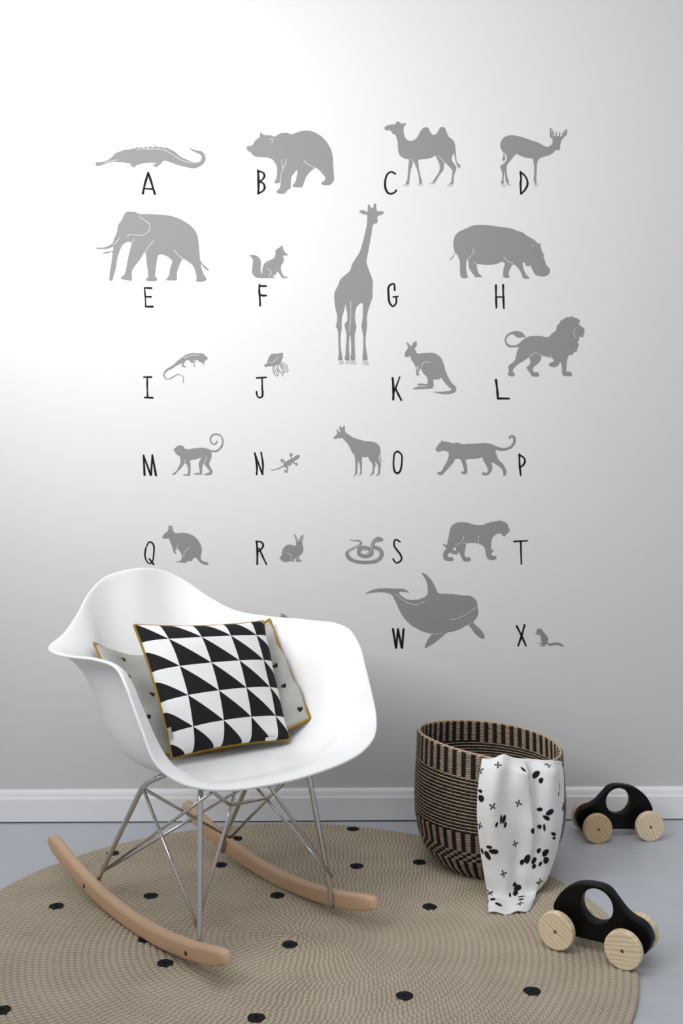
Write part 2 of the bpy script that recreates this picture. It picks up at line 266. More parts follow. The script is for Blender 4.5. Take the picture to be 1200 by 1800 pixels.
'kangaroo':([2029,12005,2053,12084,2101,12156,2125,12188,2093,12259,2072,12331,2125,12307,2181,12236,2213,12236,2244,12307,2292,12342,2337,12347,2343,12276,2316,12204,2284,12172,2324,12092,2356,12034,2468,12045,2611,12056,2755,12053,2850,12021,2938,11958,3002,11862,3042,11751,3074,11623,3121,11496,3185,11369,3265,11257,3337,11193,3364,11130,3345,11058,3265,11010,3137,10989,2978,10994,2850,11018,2763,11047,2930,11050,3090,11058,3185,11074,3241,11114,3185,11161,3090,11257,3018,11353,2986,11408,2914,11376,2834,11364,2767,11368,2774,11273,2779,11185,2747,11180,2747,11137,2611,11126,2420,11116,2236,11113,2324,11169,2436,11193,2531,11185,2619,11196,2531,11206,2436,11212,2348,11225,2404,11260,2531,11257,2619,11249,2624,11352,2603,11432,2531,11503,2476,11583,2444,11655,2404,11591,2380,11543,2407,11492,2396,11472,2332,11479,2324,11511,2332,11591,2300,11718,2244,11814,2189,11901,2181,11973,2117,11949,2045,11949],[],[[2340,11702,2372,11710,2380,11655,2356,11607]],[[2448,11671,2468,11734,2531,11798,2611,11822,2699,11801]]),
'lion':([4988,12196,4866,12203,4756,12196,4667,12240,4627,12328,4623,12428,4678,12527,4778,12594,4911,12620,5021,12605,5099,12561,5154,12462,5077,12461,5010,12446,4933,12461,4855,12521,4778,12534,4700,12483,4656,12406,4678,12318,4756,12258,4844,12251,4955,12274,5032,12340,5121,12417,5242,12477,5397,12499,5552,12491,5685,12462,5763,12473,5818,12529,5862,12573,5951,12639,5962,12739,5984,12772,6039,12827,6062,12882,6172,12949,6250,12986,6316,12982,6361,13009,6416,12971,6505,12949,6527,12905,6560,12912,6567,12872,6538,12817,6593,12750,6671,12695,6686,12618,6660,12541,6638,12463,6549,12474,6545,12386,6505,12342,6538,12253,6505,12209,6494,12121,6449,12081,6416,12088,6372,12010,6305,12006,6261,11966,6228,11855,6217,11723,6217,11579,6294,11579,6361,11513,6327,11447,6239,11462,6150,11453,6106,11524,6106,11657,6084,11767,6051,11833,6028,11767,5951,11701,5862,11689,5785,11718,5763,11771,5807,11806,5873,11829,5896,11866,5807,11939,5663,11954,5568,11970,5552,11877,5486,11789,5375,11700,5349,11656,5375,11557,5464,11557,5508,11502,5486,11446,5331,11453,5287,11512,5187,11656,5209,11711,5265,11755,5287,11833,5265,11899,5231,11932,5110,11854,4999,11788,4888,11700,4822,11589,4866,11523,4866,11457,4756,11452,4694,11501,4723,11567,4711,11678,4745,11744,4844,11821,4900,11920,4933,12075,4966,12163],[],[],[[5231,11932,5331,12009,5431,12071],[5431,12071,5574,11987,5807,11939,5800,12032],[6449,12728,6405,12562,6460,12452]]),
'monkey':([-3928,9551,-3879,9599,-3821,9648,-3743,9668,-3675,9642,-3626,9580,-3538,9564,-3392,9590,-3216,9605,-3080,9590,-2962,9545,-2865,9537,-2767,9580,-2699,9677,-2679,9795,-2718,9892,-2826,9935,-2923,9902,-2959,9814,-2933,9736,-2875,9713,-2836,9746,-2826,9785,-2797,9775,-2806,9717,-2875,9677,-2953,9707,-2996,9795,-2982,9892,-2914,9955,-2826,9975,-2718,9941,-2650,9834,-2644,9717,-2679,9609,-2767,9521,-2855,9486,-2953,9492,-2943,9394,-2972,9306,-3011,9189,-2972,9091,-2920,8984,-2982,8905,-3148,8906,-3080,8945,-2992,8984,-3060,9081,-3148,9185,-3187,9111,-3193,8925,-3236,8915,-3411,8919,-3333,8958,-3255,8964,-3265,9091,-3279,9209,-3216,9355,-3314,9316,-3499,9277,-3489,9170,-3499,8896,-3548,8882,-3684,8896,-3626,8925,-3557,8935,-3557,9072,-3587,9170,-3641,9199,-3723,9091,-3821,8994,-3879,8925,-3957,8906,-3928,8955,-3860,8994,-3811,9082,-3753,9209,-3753,9355,-3821,9414,-3875,9463,-3889,9512],[],[],[[-3626,9287,-3636,9209],[-3089,9394,-3080,9326,-3148,9185]]),
'newt':([-674,9386,-701,9340,-762,9291,-817,9260,-823,9223,-780,9211,-744,9217,-732,9187,-750,9150,-780,9144,-793,9175,-842,9199,-872,9217,-897,9168,-945,9142,-994,9132,-976,9095,-976,9058,-1000,9034,-988,8991,-1025,8955,-1049,8973,-1080,8967,-1062,9003,-1086,9040,-1049,9028,-1019,9040,-1013,9071,-1055,9101,-1092,9114,-1165,9077,-1263,9040,-1361,9022,-1428,9032,-1422,9046,-1336,9046,-1239,9077,-1153,9120,-1098,9156,-1092,9217,-1104,9248,-1129,9236,-1141,9199,-1156,9211,-1147,9254,-1202,9285,-1159,9297,-1141,9321,-1110,9309,-1098,9279,-1062,9266,-1043,9230,-982,9279,-915,9315,-909,9340,-921,9382,-945,9419,-933,9456,-903,9462,-860,9450,-866,9407,-890,9389,-884,9352,-860,9334,-799,9389,-738,9413,-689,9411],[],[],[]),
'okapi':([189,9857,235,9908,290,9972,268,10070,290,10073,336,10009,372,10018,341,10092,363,10174,381,10156,391,10110,440,10147,482,10165,492,10018,583,9945,694,9872,822,9826,987,9780,1134,9765,1245,9748,1327,9697,1391,9605,1401,9486,1401,9376,1437,9265,1437,9229,1401,9284,1377,9376,1373,9486,1355,9376,1373,9275,1414,9183,1401,9045,1388,8935,1336,8884,1285,8876,1336,8935,1346,9063,1327,9174,1254,9256,1278,9165,1245,9045,1235,8944,1189,8913,1143,8913,1189,8972,1208,9100,1189,9192,1134,9266,1079,9367,1006,9357,932,9361,923,9229,923,8972,905,8926,855,8921,886,8981,877,9119,831,9266,813,9156,800,8935,767,8913,721,8913,752,8954,758,9119,739,9394,684,9468,620,9596,556,9706,473,9798,418,9853,326,9848,216,9835],[[694,8862,721,8899,758,8899,749,8862],[831,8889,855,8908,886,8902,877,8880],[1116,8884,1143,8904,1180,8898,1162,8876]],[],[]),
'panther':([2829,9574,2877,9647,2929,9720,2971,9751,2981,9803,3023,9768,3169,9747,3294,9720,3399,9735,3524,9695,3691,9705,3899,9710,4087,9726,4233,9710,4379,9651,4526,9601,4651,9601,4755,9647,4818,9720,4839,9803,4818,9866,4776,9866,4745,9830,4724,9866,4766,9922,4829,9932,4881,9897,4906,9803,4881,9699,4808,9605,4693,9547,4567,9522,4463,9528,4379,9543,4400,9439,4463,9293,4567,9188,4630,9084,4661,8980,4641,8897,4588,8882,4578,8949,4567,9011,4494,9105,4379,9178,4279,9230,4300,9084,4265,8991,4181,8897,4056,8897,4029,8949,4087,8970,4150,8949,4187,9022,4139,9147,4066,9272,4029,9355,3878,9320,3618,9297,3638,9147,3649,8981,3618,8922,3513,8929,3486,8964,3524,8991,3565,9001,3534,9147,3472,9297,3336,9314,3294,9231,3148,9064,2992,8904,2898,8914,2871,8950,2919,8981,2961,8981,3065,9147,3148,9314,3169,9470,3065,9526,3002,9529,2908,9497,2846,9526],[],[],[]),
'quokka':([-4217,7303,-4157,7392,-4063,7477,-4051,7606,-4029,7601,-4021,7580,-3944,7594,-3944,7486,-3867,7400,-3765,7412,-3611,7409,-3475,7366,-3355,7289,-3261,7169,-3210,7049,-3201,6929,-3227,6809,-3218,6733,-3150,6673,-3039,6647,-3031,6604,-3082,6590,-3184,6613,-3270,6681,-3329,6758,-3372,6776,-3423,6750,-3466,6690,-3585,6682,-3591,6648,-3713,6648,-3841,6660,-3833,6682,-3756,6691,-3713,6768,-3705,6810,-3748,6913,-3816,6998,-3850,7007,-3884,6947,-3850,6887,-3893,6887,-3935,6947,-3969,7084,-4012,7178,-4041,7264,-4140,7264,-4208,7281],[],[],[[-3500,7032,-3594,6981,-3645,6896,-3659,6793],[-3799,7101,-3850,7007],[-3992,7520,-3957,7558]]),
'rabbit':([-1200,6790,-1178,6809,-1153,6803,-1135,6907,-1104,7004,-1043,7071,-970,7104,-909,7104,-848,7083,-787,7077,-768,7126,-774,7187,-799,7261,-823,7365,-805,7371,-762,7303,-719,7218,-695,7187,-683,7261,-646,7322,-609,7361,-589,7346,-589,7273,-615,7193,-609,7114,-591,7040,-591,6955,-615,6887,-664,6839,-695,6808,-689,6735,-640,6698,-634,6673,-701,6667,-744,6661,-774,6686,-780,6741,-811,6753,-829,6717,-811,6674,-872,6680,-921,6680,-994,6662,-1092,6662,-1153,6699,-1184,6748],[],[],[[-1000,6870,-933,6863,-890,6821,-884,6759,-909,6711],[-732,6820,-732,6747,-713,6698],[-793,7291,-744,7193],[-615,7309,-640,7260,-640,7175]]),
'tiger':([3129,7119,3160,7275,3202,7483,3243,7577,3337,7650,3462,7681,3608,7674,3754,7635,3880,7607,4026,7603,4130,7638,4255,7680,4402,7705,4475,7711,4496,7748,4521,7707,4610,7686,4694,7617,4711,7544,4750,7492,4715,7419,4673,7381,4636,7367,4652,7336,4610,7309,4558,7336,4527,7382,4443,7388,4360,7346,4297,7274,4270,7169,4266,6982,4329,6961,4318,6919,4266,6867,4297,6815,4391,6805,4397,6742,4339,6707,4235,6701,4162,6753,4130,6857,4109,6982,4057,7066,3963,7118,3838,7143,3640,7133,3598,7025,3577,6858,3598,6775,3692,6774,3738,6722,3702,6670,3567,6670,3515,6733,3446,6879,3431,6962,3421,6900,3369,6848,3285,6854,3212,6890,3149,6859,3160,6775,3254,6779,3289,6723,3254,6677,3097,6688,3035,6744,3020,6838,3045,6921,3097,6994,3066,7057,3020,7088,3045,7119,3097,7088],[],[[3270,6973,3341,7042,3348,6946]],[[3556,7327,3525,7212,3452,7139,3348,7098],[3525,7139,3640,7133],[3953,7316,3932,7232,3942,7118]]),
'whale':([1009,5833,1150,5912,1319,5962,1516,5976,1770,5961,1967,5966,2080,5924,2151,5859,2052,5876,1883,5882,1925,5797,2052,5707,2193,5670,2362,5684,2503,5726,2602,5796,2630,5937,2588,6162,2475,6360,2560,6345,2672,6247,2785,6077,2856,5922,2926,5838,3237,5823,3519,5788,3717,5774,3830,5709,3900,5610,3914,5483,3929,5342,3886,5201,3802,5097,3914,4976,4027,4863,4090,4736,4084,4674,3971,4694,3830,4821,3674,5019,3491,4934,3293,4859,3110,4823,2983,4710,2785,4556,2588,4438,2554,4458,2616,4627,2723,4790,2531,4844,2362,4923,2165,5050,1996,5234,1883,5431,1770,5685,1686,5812,1545,5863,1347,5875,1150,5855],[],[],[[1812,5812,1939,5699,2137,5586,2334,5549,2546,5627],[3195,5161,3378,5188,3604,5287,3886,5478],[2644,4810,2814,4787,2997,4814],[3632,5005,3787,5075]]),
'squirrel':([5412,4804,5442,4826,5449,4878,5479,4914,5523,4926,5567,4907,5626,4833,5693,4759,5737,4678,5741,4627,5730,4560,5803,4538,5892,4560,5981,4567,6054,4545,6121,4500,6161,4471,6099,4464,6025,4486,5921,4501,5833,4482,5759,4487,5715,4521,5678,4516,5670,4480,5538,4473,5552,4495,5589,4509,5597,4531,5501,4532,5493,4551,5575,4556,5560,4627,5545,4737,5479,4767,5427,4782],[],[],[]),
'paw':([-1202,5274,-1165,5256,-1141,5262,-1178,5323,-1153,5329,-1104,5299,-1098,5317,-1043,5274,-970,5207,-921,5109,-1068,5109,-1141,5207],[],[],[]),
}
# pen strokes: points and stroke width
STROKES = {
'tentacles':[([-1351,11731,-1371,11653,-1361,11575,-1322,11506,-1263,11452,-1229,11506,-1244,11575,-1273,11653],22),([-1312,11731,-1322,11614,-1283,11545,-1263,11526],18),([-1244,11741,-1234,11643,-1195,11575,-1136,11516,-1112,11457],23),([-1205,11761,-1165,11692,-1136,11614,-1097,11526],20),([-1175,11761,-1117,11673,-1063,11546],20),([-1165,11780,-1087,11712,-1038,11614,-1004,11555],20),([-1165,11819,-1077,11780,-1019,11722,-999,11653,-975,11595],20)],
'snake':[([613,7222,723,7207,840,7204,899,7158,884,7099,796,7045,664,6989,569,6924,544,6843,598,6755,723,6688,899,6651,1061,6648,1252,6673,1381,6746,1431,6841,1414,6930,1340,7003,1222,7033],[12, 26, 41, 53, 56, 59, 62, 73, 91, 97, 97, 97, 100, 106, 109, 112, 109, 103, 88]),([1009,7018,884,6997,840,6908,884,6835,1002,6805,1120,6835,1171,6901,1134,6981,1009,7018],106),([1017,6839,1105,6879,1164,6974,1200,7077,1222,7172,1267,7231],[44, 65, 85, 88, 85, 73])],
'A':[([-4575,16686,-4666,16372,-4712,16152],55),([-4575,16686,-4484,16403,-4407,16143],55),([-4666,16274,-4453,16262],43)],
'B':[([-1752,16747,-1740,16454,-1744,16161],59),([-1752,16735,-1630,16699,-1586,16613,-1630,16528,-1715,16459],49),([-1715,16459,-1617,16418,-1581,16308,-1630,16222,-1740,16161],49)],
'C':[([1785,16678,1687,16725,1583,16667,1527,16500,1531,16313,1594,16188,1687,16163,1771,16199,1812,16251],50)],
'D':[([5027,16733,5040,16531,5027,16439,5036,16172],51),([5027,16724,5128,16650,5202,16513,5202,16384,5128,16255,5045,16172],48)],
'E':[([-4669,13720,-4651,13486,-4639,13237],35),([-4669,13720,-4493,13712],47),([-4645,13492,-4508,13492],47),([-4639,13237,-4464,13237],53)],
'F':[([-1714,13805,-1720,13667,-1709,13502,-1698,13271],50),([-1714,13772,-1550,13772],50),([-1698,13546,-1610,13524,-1550,13530],50)],
'G':[([1771,13673,1759,13820,1698,13832,1612,13747,1612,13551,1637,13355,1722,13257,1808,13343,1813,13490],49),([1735,13497,1857,13514],39)],
'H':[([4390,13801,4392,13506,4402,13224],49),([4576,13813,4581,13507,4594,13212],49),([4397,13501,4606,13502],34)],
'I':[([-4600,11428,-4600,11172,-4592,10907],41),([-4689,11423,-4495,11423],45),([-4667,10898,-4461,10890],45)],
'J':[([-1791,11406,-1542,11418],44),([-1649,11408,-1646,11271,-1644,11125,-1636,10949,-1713,10895,-1771,10939,-1793,11046],44)],
'K':[([1719,11399,1739,11145,1735,10850],60),([1902,11431,1814,11193,1750,11017],38),([1798,11129,1870,10970,1942,10834],51)],
'L':[([4391,11357,4424,11104,4439,10883],57),([4439,10878,4729,10876],53)],
'M':[([-4694,9408,-4669,8906],51),([-4694,9404,-4513,8906],47),([-4470,9414,-4503,8906],47),([-4470,9414,-4376,8896],51)],
'N':[([-1835,9468,-1782,9120,-1788,8918],46),([-1825,9426,-1642,8924],44),([-1672,9480,-1627,9181,-1636,8924],46)],
'O':[([1851,9513,1768,9449,1741,9229,1759,9027,1833,8944,1915,9008,1952,9192,1952,9412,1851,9513],48)],
'P':[([4996,9428,5006,9147,5031,8896],50),([4996,9418,5111,9345,5142,9251,5090,9147,5017,9105],46)],
'Q':[([-4617,7068,-4566,7162,-4507,7174,-4438,7102,-4427,6948,-4456,6709,-4532,6624,-4617,6692,-4660,6846,-4635,7025],38),([-4549,6743,-4438,6606],45)],
'R':[([-1788,7189,-1770,6956,-1773,6608],51),([-1801,7186,-1678,7176,-1617,7091,-1678,6981,-1746,6932],44),([-1721,7005,-1642,6822,-1538,6604],44)],
'S':[([1906,7179,1810,7230,1766,7201,1759,7076,1833,6958,1928,6826,1943,6708,1833,6628,1759,6679,1734,6731],44)],
'T':[([4861,7179,5206,7195],42),([5032,7179,5049,6595],42)],
'W':[([1728,4916,1804,4440],56),([1855,4916,1812,4440],51),([1855,4916,1953,4440],56),([2001,4916,1962,4440],56)],
'X':[([4930,4989,5051,4746,5166,4484],50),([5132,5015,5058,4746,4967,4484],50)],
}
SNAKE_HEAD = [(0.1222,0.7187),(0.1267,0.7268),(0.1325,0.7303),(0.1399,0.7297),(0.1458,0.7263),(0.1477,0.7231),(0.1450,0.7197),(0.1369,0.7177),(0.1296,0.7171),(0.1259,0.7143)]
SNAKE_LINES = [[(0.0884,0.7077),(0.0738,0.7016),(0.0620,0.6963),(0.0591,0.6887),(0.0635,0.6799),(0.0738,0.6725),(0.0914,0.6695),(0.1105,0.6695),(0.1281,0.6717),(0.1369,0.6797),(0.1399,0.6886),(0.1369,0.6959)],[(0.1267,0.7224),(0.1215,0.7165),(0.1186,0.7033),(0.1142,0.6930),(0.1061,0.6857),(0.0973,0.6864),(0.0907,0.6908),(0.0943,0.6967),(0.1046,0.7004)]]


def pairs(l): return [(l[i] / 1e4, l[i + 1] / 1e4) for i in range(0, len(l), 2)]
def fill(rings, y, flip=False):
    polys = [[Vector((p[0], p[1], 0)) for p in r] for r in rings]
    tri = tessellate_polygon(polys); flat = [p for r in rings for p in r]
    V = [(p[0], y, p[1]) for p in flat]; F = []
    for a, b, c in tri:
        pa, pb, pc = flat[a], flat[b], flat[c]
        cr = (pb[0] - pa[0]) * (pc[1] - pa[1]) - (pb[1] - pa[1]) * (pc[0] - pa[0])
        if abs(cr) < 1e-12: continue
        F.append((a, b, c) if cr > 0 else (a, c, b))
    return V, F
def ribbon(pts, w, y):
    P = catmull([np.array(p) for p in pts], 5) if len(pts) > 2 else np.array(pts, float)
    if isinstance(w, (list, tuple)):
        ww = catmull([np.array([a / 1e4]) for a in w], 5)[:, 0]
    else:
        ww = np.array([w / 1e4 * (1 + .13 * math.sin(3.1 * k + 17 * P[0][0])) for k in np.linspace(0, 3, len(P))])
    T = np.gradient(P, axis=0); T /= np.linalg.norm(T, axis=1)[:, None]; Nn = np.c_[-T[:, 1], T[:, 0]]
    L = P + Nn * ww[:, None] / 2; R = P - Nn * ww[:, None] / 2; m = len(P); V = []; F = []
    yy = y - np.linspace(0, 4e-5, m)
    for a, q in zip(L, yy): V.append((a[0], q, a[1]))
    for a, q in zip(R, yy): V.append((a[0], q, a[1]))
    for i in range(m - 1): F.append((m + i, m + i + 1, i + 1, i))
    for e, s in ((0, -1), (m - 1, 1)):
        c0 = len(V); V.append((P[e][0], yy[e], P[e][1])); a0 = math.atan2(Nn[e][1], Nn[e][0])
        for k in range(9):
            a = a0 - s * math.pi * k / 8; V.append((P[e][0] + ww[e] / 2 * math.cos(a), yy[e], P[e][1] + ww[e] / 2 * math.sin(a)))
        for k in range(8): F.append((c0, c0 + 1 + k, c0 + 2 + k) if s < 0 else (c0, c0 + 2 + k, c0 + 1 + k))
    return V, F
def joined(name, parts, mat, parent):
    V = []; F = []
    for v, f in parts:
        o = len(V); V += list(v); F += [tuple(i + o for i in q) for q in f]
    return mesh(name, V, F, mat, parent, smooth=False)
WHERE = {'alligator': 'above the letter A', 'bear': 'beside the letter B', 'camel': 'beside the letter C', 'antelope': 'around the letter D', 'elephant': 'above the letter E', 'fox': 'above the letter F', 'giraffe': 'beside the letter G', 'hippopotamus': 'above the letter H', 'iguana': 'beside the letter I', 'jellyfish': 'beside the letter J', 'kangaroo': 'beside the letter K', 'lion': 'beside the letter L', 'monkey': 'beside the letter M', 'newt': 'beside the letter N', 'okapi': 'beside the letter O', 'panther': 'beside the letter P', 'quokka': 'beside the letter Q', 'rabbit': 'beside the letter R', 'tiger': 'beside the letter T', 'whale': 'beside the letter W', 'squirrel': 'beside the letter X', 'paw': 'peeking over the chair arm'}
Y1, Y2 = WALL_Y - .0006, WALL_Y - .0012
for k, (out, hoofs, holes, lines) in ANIMALS.items():
    rings = [catmull([np.array(p) for p in pairs(out)], 3, True).tolist()] + [catmull([np.array(p) for p in pairs(h)], 4, True).tolist() for h in holes]
    parts = [fill(rings, Y1)]
    if k == 'jellyfish': parts += [ribbon(pairs(p), w, Y1 - .00004 * (i + 1)) for i, (p, w) in enumerate(STROKES['tentacles'])]
    o = joined(k + '_print', parts, M['print'], wall); tag(o, 'grey %s silhouette printed %s' % (k, WHERE[k]))
    if lines: tag(joined('contour_lines', [ribbon(pairs(l), 13, Y2) for l in lines], M['wall'], o), 'fine white contour lines')
    if hoofs: tag(joined('hoofs', [fill([pairs(h)], Y1) for h in hoofs], M['pale_print'], o), 'pale grey hoofs')
for k, st in STROKES.items():
    if k == 'tentacles': continue
    if k == 'snake':
        o = tag(joined('snake_print', [ribbon(pairs(p), w, Y1 - .00009 * i) for i, (p, w) in enumerate(st)] + [fill([catmull([np.array(q) for q in SNAKE_HEAD], 4, True).tolist()], Y1 - .00033)], M['print'], wall), 'grey coiled snake printed beside the letter S')
        tag(joined('contour_lines', [ribbon(p, 12, Y2) for p in SNAKE_LINES], M['wall'], o), 'fine white contour lines')
    else:
        tag(joined('letter_print', [ribbon(pairs(p), w, Y1) for p, w in st], M['ink'], wall), 'black hand-drawn letter %s' % k)

# ------------------------------------------------------------------ rug
RC = np.array([-.083, 2.156]); RING_C = np.array([-.073, 2.196]); RR = .664; PITCH = .01253; NRING = 53
def rug_edge(a): return 1 + .010 * math.sin(a * 2 + 2.4) + .006 * math.sin(3 * a + .6) + .004 * math.sin(5 * a)
def rug_h(rn): # rn in coil units
    f = rn % 1.0
    return .0056 + .0043 * math.sqrt(max(0, 1 - (2 * f - 1) ** 2 * .96))
def rug_pt(rn, a):
    q = rn / NRING; c = RING_C * (1 - q) + RC * q
    r = rn * PITCH * (1 + (rug_edge(a) - 1) * q * q)
    return (c[0] + r * math.cos(a), c[1] + r * math.sin(a), rug_h(rn))
NA = 288; V = []; UV = []; rows = [0.01]
for k in range(NRING): rows += [k + .02, k + .10, k + .28, k + .5, k + .72, k + .90, k + .98]
rows += [NRING - .01]
for rn in rows:
    for j in range(NA + 1):
        a = 2 * math.pi * j / NA; V.append(rug_pt(rn, a)); UV.append((j / NA * max(6, round(2 * math.pi * max(math.floor(rn), 1) * PITCH / .0105)), rn))
for z in (.0,):
    for j in range(NA + 1):
        a = 2 * math.pi * j / NA; p = rug_pt(NRING, a); V.append((p[0], p[1], z + .0005)); UV.append((j / NA * 397, NRING))
rug = mesh('round_rug', V, grid_faces(len(rows) + 1, NA + 1), M['jute'], None, True, UV)
tag(rug, 'round beige coiled jute rug with small black dots', 'rug')
def rug_z(x, y):
    # invert the eccentric coils by a few fixed-point steps
    rn = 10.0
    for _ in range(12):
        q = rn / NRING; c = RING_C * (1 - q) + RC * q; a = math.atan2(y - c[1], x - c[0]); r = math.hypot(x - c[0], y - c[1])
        rn = r / PITCH / (1 + (rug_edge(a) - 1) * q * q)
    return rug_h(rn)
DOTS = [(-.070, 2.146), (-.300, 2.074), (-.563, 2.327), (-.374, 2.375), (-.242, 2.543), (-.104, 2.374), (.070, 2.532), (.215, 2.553), (.067, 2.769), (.216, 2.313), (.138, 1.948), (.365, 1.961), (-.502, 2.618), (-.555, 1.909), (-.118, 1.878), (-.352, 2.172), (-.219, 2.708)]
for x, y in DOTS:
    V = [(x, y, .0107)]; F = []; ph = random.random() * 6
    for i in range(1, 7):
        for j in range(28):
            a = 2 * math.pi * j / 28; r = .0152 * (i / 5 if i < 6 else 1.01) * (1 + .025 * math.sin(3 * a + ph))
            px, py = x + r * math.cos(a), y + r * math.sin(a); V.append((px, py, (.0106 + .3 * (rug_z(px, py) - .0095)) if i < 6 else .0100))
    F = [(0, 1 + j, 1 + (j + 1) % 28) for j in range(28)] + [tuple(reversed(f)) for f in grid_faces(6, 28, True, 1)]
    F = [tuple(reversed(f)) if k >= 28 else f for k, f in enumerate(F)]
    mesh('black_dot', V, F, M['felt'], rug)

# ------------------------------------------------------------------ rocking chair
CH_C = (-.2394, 2.3186); CH_S, CH_Z = 1.0232, -.0232; CH_F = np.array([.638, -.770]); CH_F /= np.linalg.norm(CH_F)
CH_ROT = math.atan2(CH_F[1], CH_F[0]) - math.pi / 2     # local +Y is the chair's front, +X its right arm
chair = tag(empty('rocking_chair', (CH_C[0], CH_C[1], CH_Z), CH_ROT), 'white moulded plastic armchair on wooden rockers with chrome wire base', 'chair')
chair.scale = (CH_S,) * 3
# rim point, inward tangent, its length, seat anchor, its length (right half, back to front)
RIM = [((0,-.299,.695),(0,.15,-1),.12,(0,-.1035,.352),.096),
((.0736,-.301,.6835),(-.05,.15,-1),.12,(.045,-.099,.352),.096),
((.1254,-.284,.654),(-.25,.2,-.9),.11,(.085,-.09,.352),.096),
((.1672,-.255,.618),(-.5,.3,-.75),.16,(.108,-.0765,.352),.096),
((.2164,-.219,.5865),(-.75,.35,-.5),.144,(.125,-.0585,.352),.096),
((.2743,-.169,.5727),(-.9,.3,-.25),.128,(.135,-.036,.352),.096),
((.2992,-.094,.5737),(-1,.1,-.12),.112,(.14,-.009,.351),.096),
((.3002,-.019,.5784),(-1,0,-.1),.096,(.14,.018,.349),.096),
((.292,.048,.5833),(-1,-.1,-.1),.088,(.138,.045,.348),.092),
((.2812,.11,.5776),(-.9,-.4,-.15),.08,(.135,.072,.347),.088),
((.2783,.146,.5467),(-.75,-.65,0),.08,(.132,.0945,.347),.08),
((.2747,.164,.5157),(-.7,-.7,0),.08,(.13,.108,.347),.076),
((.2685,.189,.4704),(-.65,-.75,0),.08,(.128,.1215,.347),.068),
((.2598,.2146,.424),(-.6,-.75,.1),.08,(.125,.15,.348),.06),
((.2315,.243,.392),(-.45,-.8,.2),.08,(.115,.165,.349),.048),
((.186,.262,.374),(-.2,-.9,.2),.05,(.1,.175,.35),.05),
((.13,.272,.364),(-.1,-.95,.2),.045,(.075,.18,.351),.045),
((.065,.276,.359),(0,-.97,.2),.045,(.038,.183,.351),.045),
((0,.277,.357),(0,-.97,.2),.045,(0,.184,.351),.045)]
def shell_rows(nt_=30, m=6):
    flip = np.array([-1, 1, 1])
    full = lambda i: [np.asarray(r[i], float) for r in RIM] + [np.asarray(r[i], float) * flip for r in RIM[-2:0:-1]]
    fs = lambda i: [np.array([r[i]]) for r in RIM] + [np.array([r[i]]) for r in RIM[-2:0:-1]]
    p = catmull(full(0), m, True); tn = catmull(full(1), m, True); tn /= np.linalg.norm(tn, axis=1)[:, None]
    L1 = catmull(fs(2), m, True); a = catmull(full(3), m, True); L2 = catmull(fs(4), m, True)
    ctr = np.array([0, .03, .345]); o = a - ctr; o[:, 2] = 0; o /= np.linalg.norm(o, axis=1)[:, None]; rows = []
    for k in range(nt_ + 1):
        t = (k / nt_); rows.append((1 - t) ** 3 * p + 3 * (1 - t) ** 2 * t * (p + tn * L1) + 3 * (1 - t) * t * t * (a + o * L2) + t ** 3 * a)
    for f in (.8, .6, .4, .2, .06): rows.append(ctr + (a - ctr) * f)
    # soften the ring where wall and seat meet
    R = np.array(rows)
    for _ in range(3):
        R[20:-1] = R[20:-1] * .5 + .25 * (R[19:-2] + R[21:])
    return R
SR = shell_rows(); nr, nc = SR.shape[:2]
V = SR.reshape(-1, 3).tolist(); V.append([0, .03, .345])
F = grid_faces(nr, nc, True) + [((nr - 1) * nc + j, (nr - 1) * nc + (j + 1) % nc, len(V) - 1) for j in range(nc)]
shell = mesh('seat_shell', V, F, M['plastic'], chair); tag(shell, 'glossy white moulded bucket seat with arms')
sm = shell.modifiers.new('solid', 'SOLIDIFY'); sm.thickness = .0055; sm.offset = 0; sm.use_even_offset = False; sm.use_rim = True
sb = shell.modifiers.new('bevel', 'BEVEL'); sb.width = .0022; sb.segments = 3; sb.limit_method = 'ANGLE'; sb.angle_limit = math.radians(50)

def wire(name, pts, r=.0033, bend=0):
    P = [np.array(p, float) for p in pts]
    if bend and len(P) > 2:
        out = [P[0]]
        for i in range(1, len(P) - 1):
            a = P[i] + (P[i - 1] - P[i]) / np.linalg.norm(P[i - 1] - P[i]) * bend; b = P[i] + (P[i + 1] - P[i]) / np.linalg.norm(P[i + 1] - P[i]) * bend
            for k in range(7): t = k / 6; out.append((1 - t) ** 2 * a + 2 * (1 - t) * t * P[i] + t * t * b)
        P = out + [P[-1]]
    return tube(name, P, r, M['chrome'], chair, 10)
# four legs: foot flattened against the rocker, bend under the seat
for sx in (1, -1):
    wire('leg', [(sx * .157, .194, .052), (sx * .155, .194, .078), (sx * .128, .155, .322), (sx * .105, .125, .338)], .0055, .012)
    wire('leg', [(sx * .157, -.188, .052), (sx * .155, -.186, .076), (sx * .140, -.028, .305), (sx * .118, .03, .336)], .0055, .025)
    for cx, cy, cz in ((.105, .125, .340), (.118, .03, .338)):
        c = np.array([sx * cx, cy, cz])
        V, F = tube_data([c - [0, 0, .004], c + [0, 0, .005]], .013, 20); mesh('shock_mount', V, F, M['black_rubber'], chair)
NFl, FFl, NRl, FRl = (.142, .166, .089), (-.142, .215, .122), (.146, -.195, .080), (-.144, -.140, .100)
NRt, FRt = (.141, -.030, .296), (-.141, -.045, .250)
wire('brace', [NFl, NRt]); wire('brace', [NRl, (.128, .19, .338)]); wire('brace', [NRl, FRt])
wire('brace', [NRt, FRl]); wire('brace', [FRl, (-.138, .012, .229), (-.130, .07, .272), (-.12, .12, .33)], .0033, .006)
wire('brace', [FFl, (-.138, -.035, .240)]); wire('brace', [FFl, (-.05, .13, .300), (-.02, .15, .335)], .0033, .006)
wire('brace', [NFl, (.030, .115, .275), (.0, .10, .335)], .0033, .006)
